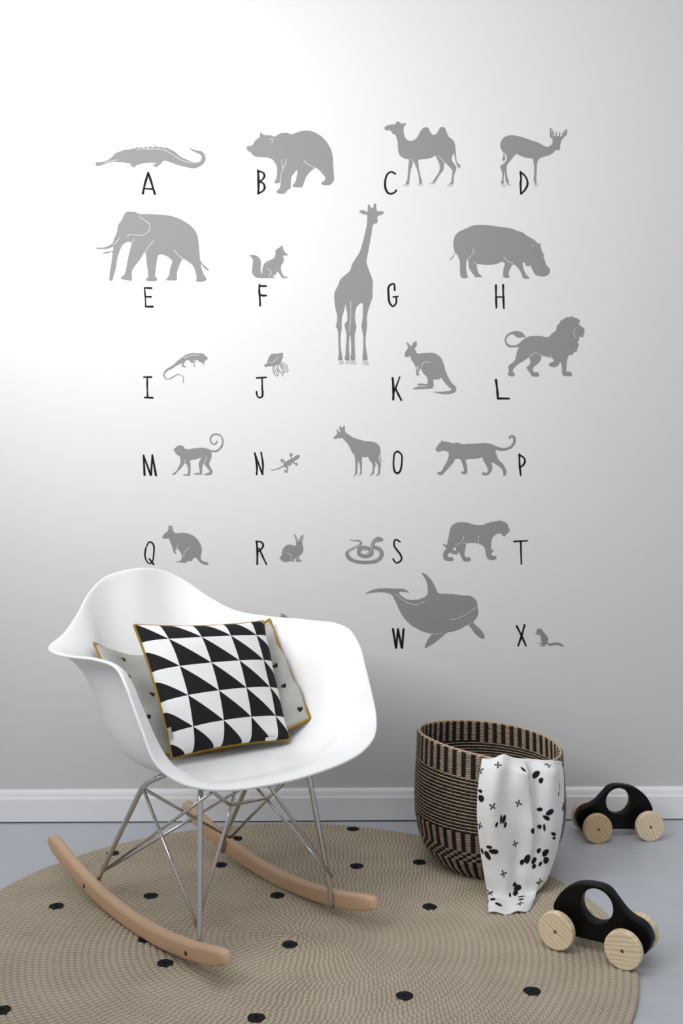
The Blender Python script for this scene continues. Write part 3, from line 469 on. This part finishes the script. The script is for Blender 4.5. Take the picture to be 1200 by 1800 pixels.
wire('brace', [(.108, .157, .333), (.035, .118, .277), (-.085, .083, .258), (-.11, .11, .30)], .0033, .008)

ROCK_R, ROCK_Z = 1.12, .0325
def rocker(sx):
    ys = np.linspace(-.372, .312, 49); V = []; x0 = sx * .172; hw = .012
    prof = []
    for i, y in enumerate(ys):
        zc = ROCK_R - math.sqrt(ROCK_R ** 2 - (y - .0) ** 2)
        s = y / math.sqrt(ROCK_R ** 2 - y * y); nrm = np.array([-s, 1]) / math.hypot(s, 1)
        prof.append((np.array([y, zc]), nrm))
    H = .031; b = .004
    sec = [(-hw + b, 0), (hw - b, 0), (hw, b), (hw, H - b), (hw - b, H), (-hw + b, H), (-hw, H - b), (-hw, b)]
    n = len(prof)
    ends = [.55, .85, 1.0]
    st = []
    L = len(prof)
    for i, (p, nr_) in enumerate(prof):
        e = min(i, L - 1 - i); k = 1.0 if e > 2 else (.62, .86, .96)[e]
        for dx, h in sec:
            hh = H / 2 + (h - H / 2) * k; q = p + nr_ * hh; V.append((x0 + dx * (1 if e > 1 else (.82, .95)[e]), q[0], q[1] + ROCK_Z))
    F = grid_faces(L, 8, True) + [tuple(range(8))[::-1], tuple((L - 1) * 8 + k for k in range(8))]
    o = mesh('rocker', V, F, M['beech'], chair); bevel(o, .002, 2, 30)
    for y in (.194, -.194):
        zc = ROCK_R - math.sqrt(ROCK_R ** 2 - y * y) + ROCK_Z + .0135
        for side in (1, -1):
            xs = x0 + side * hw
            c = np.array([xs, y, zc])
            VV, FF = tube_data([c - [side * .002, 0, 0], c + [side * (.0035 if side * sx < 0 else .0006), 0, 0]], .0055 if side * sx < 0 else .0045, 12)
            mesh('bolt', VV, FF, M['chrome'] if side * sx < 0 else M['steel_dark'], o)
    return o
for sx in (1, -1): rocker(sx)

# ------------------------------------------------------------------ cushions
def ch(p):
    r = np.array([CH_F[1], -CH_F[0]]); p = np.asarray(p, float) * CH_S
    return np.array([CH_C[0] + p[0] * r[0] + p[1] * CH_F[0], CH_C[1] + p[0] * r[1] + p[1] * CH_F[1], p[2] + CH_Z])
class Pillow:
    def __init__(s, corners, thick, bow=.03, wr=.0015, seed=0, back=1.0, curl=0.0):
        s.c = [ch(c) for c in corners]; s.t = thick; s.bow = bow; s.wr = wr; s.seed = seed; s.back = back; s.curl = curl
        BL, BR, TR, TL = s.c; n = np.cross((BR + TR - BL - TL), (TL + TR - BL - BR)); s.n = n / np.linalg.norm(n)
    def pt(s, u, v, side):
        a, b = 2 * u - 1, 2 * v - 1
        u2 = u - s.bow * a * (1 - b * b); v2 = v - s.bow * b * (1 - a * a)
        BL, BR, TR, TL = s.c
        p = BL * (1 - u2) * (1 - v2) + BR * u2 * (1 - v2) + TR * u2 * v2 + TL * (1 - u2) * v2
        p = p - s.n * s.curl * (1 - a * a) * (1 + .25 * b)
        e = max(0, (1 - a * a) * (1 - b * b)); h = s.t * e ** .42
        edge = (1 - e) * (1 if e > 0 else 0)
        h += s.wr * edge * (math.sin(23 * u + 5 * v + s.seed) + math.sin(19 * v - 7 * u + 2 * s.seed))
        return p + s.n * h * side * (1 if side > 0 else s.back)
    def frame(s, u, v):
        p = s.pt(u, v, 1); e = .004
        du = s.pt(u + e, v, 1) - p; dv = s.pt(u, v + e, 1) - p; n = np.cross(du, dv); n /= np.linalg.norm(n)
        return p, du / e, dv / e, n
    def build(s, name, mat, n=40):
        V = []; UV = []; F = []
        ts = [.5 - .5 * math.cos(math.pi * k / n) for k in range(n + 1)]
        for side in (1, -1):
            o = len(V)
            for v in ts:
                for u in ts: V.append(s.pt(u, v, side)); UV.append((u, v))
            g = grid_faces(n + 1, n + 1, off=o); F += g if side > 0 else [tuple(reversed(q)) for q in g]
        c0 = sum(s.c) / 4; c0[2] = min(c[2] for c in s.c)
        root = empty(name, tuple(c0)); V = [v - c0 for v in V]
        body = mesh('cover', V, F, mat, root, True, UV)
        L = [(t, 0) for t in ts[:-1]] + [(1, t) for t in ts[:-1]] + [(1 - t, 1) for t in ts[:-1]] + [(0, 1 - t) for t in ts[:-1]]
        path = [s.pt(u, v, 1) * .5 + s.pt(u, v, -1) * .5 - c0 for u, v in L]
        # round the corners of the cord
        P = np.array(path)
        for _ in range(4): P = P * .5 + .25 * (np.roll(P, 1, 0) + np.roll(P, -1, 0))
        V, F = tube_data(P, .0030, 8, True); pip = mesh('piping', V, F, M['mustard'], root)
        return root, body, c0
p2 = Pillow([(.176, .012, .382), (-.190, .088, .402), (-.240, -.122, .577), (.164, -.190, .563)], .036, .012, .0035, 2.0, .25, .072)
r2, b2, o2 = p2.build('heart_cushion', M['linen']); tag(r2, 'grey linen cushion with tiny black hearts, behind the triangle cushion', 'cushion')
tag(r2.children[1], 'mustard piping')
def heart(s):
    out = []
    for k in range(24):
        t = 2 * math.pi * k / 24; out.append((s * .9 * math.sin(t) ** 3, s * (.8125 * math.cos(t) - .3125 * math.cos(2 * t) - .125 * math.cos(3 * t) - .0625 * math.cos(4 * t))))
    return out
def patch(fr, outline, parent, name, mat, org, off=.0007, rings=3):
    # lay a flat motif on a curved surface: polar rings of the outline, pushed out along the normal
    V = []; p, _, _, n = fr(0, 0); V.append(p + n * off - org)
    for r in range(1, rings + 1):
        for x, y in outline: q, _, _, n = fr(x * r / rings, y * r / rings); V.append(q + n * off - org)
    m = len(outline)
    F = [(0, 1 + j, 1 + (j + 1) % m) for j in range(m)]
    for r in range(rings - 1):
        for j in range(m): a = 1 + r * m + j; b = 1 + r * m + (j + 1) % m; F.append((a, a + m, b + m, b))
    return V, F
HEARTS = [(.10, .66), (.93, .86), (.865, .60), (.925, .52), (.80, .46), (.93, .33), (.865, .26), (.80, .13), (.965, .10), (.05, .40), (.12, .28), (.30, .9), (.5, .8), (.7, .85), (.2, .5), (.4, .6), (.6, .55), (.35, .3), (.55, .25), (.7, .3), (.13, .86)]
for u, v in HEARTS:
    p, du, dv, n_ = p2.frame(u, v); a = random.uniform(-.3, .3); lu, lv = np.linalg.norm(du), np.linalg.norm(dv)
    def fr(x, y, u=u, v=v, a=a, lu=lu, lv=lv):
        X = x * math.cos(a) - y * math.sin(a); Y = x * math.sin(a) + y * math.cos(a)
        return p2.frame(min(.995, max(.005, u + X / lu)), min(.995, max(.005, v + Y / lv)))
    V, F = patch(fr, heart(.0068), r2, 'heart_print', None, o2)
    mesh('heart_print', V, F, M['black_cotton'], r2)
p1 = Pillow([(.120, .044, .368), (-.146, .072, .362), (-.183, -.070, .585), (.138, -.070, .613)], .050, .028, .0012, .6, .2)
r1, b1, o1 = p1.build('triangle_cushion', M['triangles']); tag(r1, 'black and white triangle patterned cushion with mustard piping, in front', 'cushion')
tag(r1.children[1], 'mustard piping')
for (u, v, m_, sx, sy, nm) in ((.80, .012, 'tag', .011, .004, 'care_tag'), (.010, .17, 'grey_tab', .004, .011, 'zip_tab')):
    p, du, dv, n_ = p1.frame(u, v); X = du / np.linalg.norm(du); Y = dv / np.linalg.norm(dv); c = p - o1 + n_ * .004
    V = [c + X * sx * a + Y * sy * b + n_ * d for d in (-.0007, .0007) for a, b in ((-1, -1), (1, -1), (1, 1), (-1, 1))]
    mesh(nm, V, [(3, 2, 1, 0), (4, 5, 6, 7), (0, 1, 5, 4), (1, 2, 6, 5), (2, 3, 7, 6), (3, 0, 4, 7)], M[m_], r1, False)

# ------------------------------------------------------------------ basket
BX, BY, BH = .3784, 2.5641, .278
BPROF = [(0, .112), (.008, .122), (.022, .137), (.045, .152), (.075, .163), (.11, .169), (.15, .170), (.19, .168), (.23, .165), (.278, .163)]
def brad(z): return float(np.interp(z, [p[0] for p in BPROF], [p[1] for p in BPROF]))
def bpt(a, z, dr):
    q = z / BH; r = brad(z) + dr; r *= 1 + .012 * math.sin(2 * a + .7) * q
    return np.array([r * math.cos(a), r * math.sin(a), .0102 + z + q ** 2 * (-.021 * math.cos(a) + .004 * math.sin(2 * a))])
basket = tag(empty('woven_basket', (BX, BY, 0)), 'tall round black and natural woven seagrass basket on the rug edge', 'basket')
NS, NROW = 96, 78
def dark(row, col, z):
    z = z + .003 * math.sin(2 * math.pi * col / NS * 2)
    if z > .230: return col % 2 == 0
    if z > .116: return row % 2 == 0
    if z > .080: return col % 2 == 0
    if z > .046: return (col + row // 2) % 2 == 0
    return col % 2 == 0
zs = np.linspace(.0, BH, NROW + 1)
V = []; F = []; MI = []
for side in (1, -1):
    for i in range(NROW):
        z0, z1 = zs[i], zs[i + 1]; zm = (z0 + z1) / 2
        if side < 0 and zm < .06: continue
        for j in range(NS):
            a0 = 2 * math.pi * (j + (.5 if False else 0)) / NS; da = 2 * math.pi / NS; o = len(V); jit = random.uniform(-.0004, .0004)
            for y, hz in ((z0 + .0003, 0), (zm, 1), (z1 - .0003, 0)):
                for x, hx in ((0.0, 0), (.5, 1), (1.0, 0)):
                    sl = .0005 * (x - .5) * 2
                    h = -.0008 + .0040 * (hz * (.45 + .55 * hx)) + jit
                    base_dr = .0015 if side > 0 else -.0045
                    V.append(bpt(a0 + da * (-.04 + 1.08 * x), min(max(y + sl, 0), BH + .001), base_dr + side * h))
            g = grid_faces(3, 3, off=o); F += g if side > 0 else [tuple(reversed(q)) for q in g]
            MI += [1 if dark(i, j, zm) else 0] * 4
weave = mesh('weave', V, F, [M['straw'], M['straw_dark']], basket); weave['kind'] = 'stuff'; weave.data.polygons.foreach_set('material_index', MI)
tag(weave, 'rows of black and natural seagrass stitches')
V = []; F = []; zz = np.linspace(0, BH - .001, 30); nca = 72
for dr in (.0012, -.0042):
    for z in zz:
        for j in range(nca): V.append(bpt(2 * math.pi * j / nca, z, dr))
F = grid_faces(30, nca, True) + [tuple(reversed(q)) for q in grid_faces(30, nca, True, 30 * nca)]
F.append(tuple(reversed(range(nca)))); F.append(tuple(30 * nca + j for j in range(nca)))
F += [(29 * nca + j, 29 * nca + (j + 1) % nca, 59 * nca + (j + 1) % nca, 59 * nca + j) for j in range(nca)]
mesh('core', V, F, M['straw_core'], basket)
path = []
for j in range(288):
    a = 2 * math.pi * j / 288; p = bpt(a, BH, -.0015); path.append(p + [0, 0, .0012 + .0005 * math.sin(a * 72)])
tag(tube('rim_binding', path, .0025, M['straw'], basket, 8, True), 'natural seagrass rim binding')

# ------------------------------------------------------------------ muslin cloth
TOWEL_GRID = [[[3433,24197,2510],[3769,24208,2566],[4126,24283,2450],[4525,24557,2407],[4916,24992,2193]],[[3376,23962,2910],[3766,23975,2966],[4182,24062,2850],[4645,24381,2807],[5100,24887,2593]],[[3346,23836,2860],[3765,23850,2916],[4212,23944,2800],[4710,24287,2757],[5199,24830,2543]],[[3267,23707,2449],[3693,23701,2449],[4157,23844,2401],[4656,24137,2306],[5194,24680,2131]],[[3235,23657,1857],[3649,23651,1857],[4124,23795,1805],[4600,24038,1719],[5137,24531,1548]],[[3277,23607,1268],[3653,23601,1268],[4079,23745,1212],[4519,23939,1138],[4995,24333,991]],[[3355,23555,681],[3682,23551,681],[4025,23646,642],[4393,23791,582],[4773,24036,484]],[[3418,23405,223],[3694,23401,223],[4000,23496,181],[4305,23642,155],[4540,23789,191]],[[3341,22798,125],[3618,22767,125],[3891,22790,125],[4140,22869,125],[4410,23424,125]]]
# motifs on the cloth: u, v, half sizes in mm, turn
PANDAS = [[(0.033,0.394,4.1,2.8,0.2),(0.050,0.425,6.1,5.7,0.6)],[(0.233,0.531,2.4,4.5,0.5),(0.283,0.512,2.4,7.7,0.0),(0.317,0.512,3.7,7.1,0.3),(0.333,0.538,2.8,4.9,0.4)],[(0.133,0.631,4.9,2.8,0.0),(0.183,0.650,8.1,4.1,0.1),(0.100,0.669,4.5,7.7,-0.4),(0.033,0.656,2.4,4.9,-0.4)],[(0.550,0.300,2.4,6.1,-0.7),(0.650,0.312,4.9,7.7,0.6),(0.683,0.338,3.7,4.9,0.2),(0.567,0.325,2.4,3.1,0.0),(0.483,0.269,2.4,5.7,-0.6)],[(0.700,0.469,4.9,3.3,-0.3),(0.767,0.475,7.7,4.5,-0.6),(0.750,0.500,6.9,3.3,0.4)],[(0.717,0.544,3.7,3.7,0.0),(0.750,0.544,2.0,6.5,-0.3),(0.833,0.569,6.5,2.8,0.3),(0.850,0.588,4.1,2.4,0.1)],[(0.617,0.556,2.8,4.9,-0.3)],[(0.850,0.400,2.4,4.1,0.3),(0.883,0.369,1.6,7.1,0.2)],[(0.967,0.463,3.7,7.7,0.1),(0.933,0.469,1.6,4.1,0.0),(1.000,0.512,1.6,2.8,0.0)],[(0.750,0.650,3.3,4.5,0.3),(0.817,0.656,5.7,6.9,0.4),(0.850,0.688,6.9,5.3,0.7),(0.800,0.706,2.8,4.1,0.4)],[(0.633,0.688,4.9,8.1,0.0),(0.583,0.706,3.7,4.9,0.3),(0.717,0.694,4.5,6.1,0.4),(0.733,0.719,3.7,4.1,0.5)],[(0.483,0.812,4.5,3.3,-0.3),(0.533,0.831,7.7,4.9,-0.3),(0.500,0.863,5.3,5.3,0.6),(0.400,0.869,2.4,4.5,-0.3)],[(0.617,0.900,6.9,2.8,0.0),(0.617,0.938,4.5,3.7,0.0)],[(0.083,0.944,4.1,4.9,0.5),(0.183,0.969,6.5,3.3,-0.3),(0.000,0.956,2.0,1.6,0.0)]]
SPRIGS = [(0.200,0.256),(0.000,0.287),(0.183,0.450),(0.467,0.444),(0.583,0.394),(0.033,0.544),(0.467,0.625),(0.300,0.750),(0.850,0.794),(0.050,0.856),(0.733,0.250),(0.600,0.969)]

TG = np.array(TOWEL_GRID) / 1e4
def cr1(P, t):
    n = len(P); x = min(max(t, 0), 1) * (n - 1); i = min(int(x), n - 2); f = x - i
    b, c = P[i], P[i + 1]; a = P[i - 1] if i > 0 else 2 * b - c; d = P[i + 2] if i + 2 < n else 2 * c - b
    return .5 * (2 * b + (c - a) * f + (2 * a - 5 * b + 4 * c - d) * f * f + (3 * b - a - 3 * c + d) * f ** 3)
def sstep(x, a, b): t = min(max((x - a) / (b - a), 0), 1); return t * t * (3 - 2 * t)
def cloth(u, v):
    p = cr1(np.array([cr1(r, u) for r in TG]), v)
    out = np.array([p[0] - BX, p[1] - BY, 0]); out /= np.linalg.norm(out)
    amp = sstep(v, .1, .3) * (1 - .75 * sstep(v, .78, .93))
    top = 1 - sstep(v, .15, .6)
    d = .012 + .0130 * math.sin(2 * math.pi * (1.55 * u + .05 - .18 * v)) * (1 - .55 * sstep(v, .45, .8))
    d += .0035 * math.sin(2 * math.pi * (3.7 * u + .9 * v + .2)) * (.35 + .65 * top)
    line = .50 + .34 * (v - .2)                # the pleat that runs down from the rim
    w = sstep(v, .2, .3) * (1 - sstep(v, .52, .74))
    d += .026 * w * math.exp(-((u - line) / (.17 if u < line else .04)) ** 2) - .006 * w * math.exp(-((u - line - .05) / .045) ** 2) + .012 * w * math.exp(-((u - line - .22) / .10) ** 2)
    q = p + out * d * amp
    q[2] += .008 * math.exp(-((u - .28) / .10) ** 2) * math.exp(-((v - .16) / .08) ** 2) + .004 * math.sin(2 * math.pi * (1.7 * u + .4)) * math.exp(-((v - .15) / .07) ** 2)
    if v > .2 and q[2] < .30:                  # never into the basket wall
        rr = math.hypot(q[0] - BX, q[1] - BY); need = brad(min(max(q[2] - .01, 0), BH)) + .008
        if rr < need: q[0] = BX + (q[0] - BX) * need / rr; q[1] = BY + (q[1] - BY) * need / rr
    fl = sstep(v, .86, .95)                    # rumpled hem on the rug
    q[2] += fl * (.010 * (1 - sstep(v, .97, 1.0)) * (.6 + .4 * math.sin(9 * u + 1)) + .0025 * math.sin(14 * u))
    return q
towel = empty('muslin_cloth', (float(TG[-1][2][0]), float(TG[-1][2][1]), 0)); tag(towel, 'white muslin cloth with black panda faces hanging over the basket rim', 'cloth')
TO = np.array(towel.location)
nu, nv = 72, 150
V = [cloth(i / nu, j / nv) - TO for j in range(nv + 1) for i in range(nu + 1)]
body = mesh('fabric', V, [tuple(reversed(f)) for f in grid_faces(nv + 1, nu + 1)], M['cloth'], towel)
s_ = body.modifiers.new('solid', 'SOLIDIFY'); s_.thickness = .0014; s_.offset = 0
def cframe(u, v):
    u = min(max(u, .004), .996); v = min(max(v, .004), .996); e = .003
    p = cloth(u, v); du = (cloth(u + e, v) - p) / e; dv = (cloth(u, v + e) - p) / e; n = np.cross(dv, du); n /= np.linalg.norm(n)
    if n[1] > 0 and abs(n[1]) > .2: n = -n
    if n[2] < -.3: n = -n
    return p, du, dv, n
def motif(shapes, name):
    V = []; F = []
    for (u, v, rx, ry, ang) in shapes:
        p, du, dv, n_ = cframe(u, v); lu, lv = np.linalg.norm(du), np.linalg.norm(dv)
        def fr(x, y, u=u, v=v, ang=ang, lu=lu, lv=lv):
            X = x * math.cos(ang) - y * math.sin(ang); Y = x * math.sin(ang) + y * math.cos(ang)
            return cframe(u + X / lu, v + Y / lv)
        out = [(rx / 800 * math.cos(t), ry / 800 * math.sin(t) * (1 + .18 * math.cos(t))) for t in np.linspace(0, 2 * math.pi, 17)[:-1]]
        vv, ff = patch(fr, out, None, None, None, TO, .0016, 2); o = len(V); V += vv; F += [tuple(reversed([i + o for i in f])) for f in ff]
    mesh(name, V, F, M['black_cotton'], towel, False)
for g in PANDAS: motif(g, 'panda_print')
for u, v in SPRIGS:
    a0 = random.uniform(0, 6.28); L = []
    for k in range(4):
        a = a0 + k * 1.55 + random.uniform(-.2, .2); p, du, dv, n_ = cframe(u, v)
        L.append((u + .0042 * math.cos(a) / np.linalg.norm(du), v + .0042 * math.sin(a) / np.linalg.norm(dv), 3.2, 1.05, a))
    motif(L, 'sprig_print')

# ------------------------------------------------------------------ toy cars
# side view of the body, front to the left, in metres: x from mid wheelbase, z from the axle line
CAR_PX = [(150,640),(118,632),(90,600),(66,550),(52,500),(52,455),(72,400),(110,350),(165,318),(235,292),(300,250),(350,200),(400,145),(440,102),(490,72),(560,60),(650,62),(740,76),(820,110),(900,170),(950,235),(985,300),(993,345),(975,385),(930,420),(905,470),(870,540),(820,590),(760,603),(600,608),(490,612),(420,620),(330,642),(230,648)]
def car_xy(p):
    ax = 610 - (p[0] - 330) * .0645
    up_ = min(max((ax - p[1]) / 200, 0), 1); lf = min(max((p[0] - 50) / 940, 0), 1)
    return ((p[0] - 640) * .000214 + .0185 - .006 * lf, (ax - p[1]) * .000211 - .0135 - .0070 * up_)
OUT = catmull([np.array(car_xy(p)) for p in CAR_PX], 3, True)
HC = np.array([car_xy((572, 290))[0] - .001, .0522]); HR = .0318
def toy_car(loc, rz, label, tilt=0.0):
    root = tag(empty('toy_car', loc, rz), label, 'toy car', group='black wooden toy cars')
    T = .0115
    WZ = .0355; BW = .0035
    hole = np.array([HC + HR * np.array([math.cos(t), math.sin(t)]) for t in np.linspace(0, -2 * math.pi, 49)[:-1]])
    def inset(P, d):
        t_ = np.roll(P, -1, 0) - np.roll(P, 1, 0); t_ /= np.linalg.norm(t_, axis=1)[:, None]
        return P + np.c_[-t_[:, 1], t_[:, 0]] * d
    out = OUT if sum(OUT[i][0] * OUT[(i + 1) % len(OUT)][1] - OUT[(i + 1) % len(OUT)][0] * OUT[i][1] for i in range(len(OUT))) > 0 else OUT[::-1]
    # rounded edge: rings from one face over the rim to the other
    sec = [(BW * (1 - math.sin(a)), -T + BW * (1 - math.cos(a))) for a in np.linspace(0, math.pi / 2, 6)]
    sec = sec + [(d, -y) for d, y in reversed(sec)]
    V = []; F = []; flatfaces = 0
    for P in (out, hole):
        o0 = len(V); m = len(P)
        for d, y in sec:
            for q in inset(P, d): V.append((q[0], y, q[1] + WZ))
        F += grid_faces(len(sec), m, True, o0)
    nf = len(F); no, nh = len(out), len(hole); ho = len(sec) * no
    A_, B_ = inset(out, BW), inset(hole, BW); flat = A_.tolist() + B_.tolist()
    tri = tessellate_polygon([[Vector((p[0], p[1], 0)) for p in R_] for R_ in (A_, B_)])
    front_i = list(range(no)) + [ho + k for k in range(nh)]; s1 = len(sec) - 1
    back_i = [s1 * no + k for k in range(no)] + [ho + s1 * nh + k for k in range(nh)]
    for a, b_, c in tri:
        pa, pb, pc = flat[a], flat[b_], flat[c]
        cr = (pb[0] - pa[0]) * (pc[1] - pa[1]) - (pb[1] - pa[1]) * (pc[0] - pa[0])
        if abs(cr) < 1e-13: continue
        t_ = (a, b_, c) if cr > 0 else (a, c, b_)
        F.append(tuple(front_i[i] for i in t_)); F.append(tuple(back_i[i] for i in reversed(t_)))
    o = mesh('body', V, F, M['black_paint'], root, True)
    for f in list(o.data.polygons)[nf:]: f.use_smooth = False
    for x in (-.066, .066):
        ax, fx = tube_data([(x, -.046, WZ), (x, .046, WZ)], .004, 12); mesh('axle', ax, fx, M['beech'], root)
        for s in (-1, 1):
            cyl = []; seg = 40
            pr = [(0, .008), (.0335, .008), (.0351, .0073), (.0355, .0060), (.0355, -.0060), (.0351, -.0073), (.0335, -.008), (0, -.008)]
            for r, y in pr:
                for k in range(seg): a = 2 * math.pi * k / seg; cyl.append((max(r, .0002) * math.cos(a), y, max(r, .0002) * math.sin(a)))
            f = [tuple(reversed(q)) for q in grid_faces(len(pr), seg, True)]
            w = mesh('wheel', cyl, f, M['pine'] if random.random() < .5 else M['pine_pale'], root, False); bevel(w, .0008, 2, 25)
            w.location = (x, s * .043, WZ); w.rotation_euler = (0, random.uniform(-2, 2), 0)
            VV, FF = tube_data([(0, s * .006, 0), (0, s * .0084, 0)], .0034, 14); mesh('axle_end', VV, FF, M['axle_end'], w)
    return root
M['axle_end'] = plain('dark_dowel', (.16, .095, .055), .6, .2, 300)
def car_at(near_rear, near_front, z, label, pitch=0.0):
    # near-side wheel centres on the floor plane; the car's left side faces the viewer when it points left
    a, b = np.array(near_rear), np.array(near_front); d = (b - a) / np.linalg.norm(b - a); mid = (a + b) / 2
    away = np.array([-d[1], d[0]]);
    if away[1] < 0: away = -away
    c = mid + away * .043
    o = toy_car((c[0], c[1], z), math.atan2(-d[1], -d[0]), label); o.rotation_euler[1] = pitch
    return o
car_at((.4418, 2.1173), (.5482, 2.0427), .0105, 'larger nearer black wooden toy car with pale pine wheels, half on the rug', -.015)
car_at((.7933, 2.7071), (.6600, 2.6933), .0, 'smaller farther black wooden toy car standing by the baseboard')
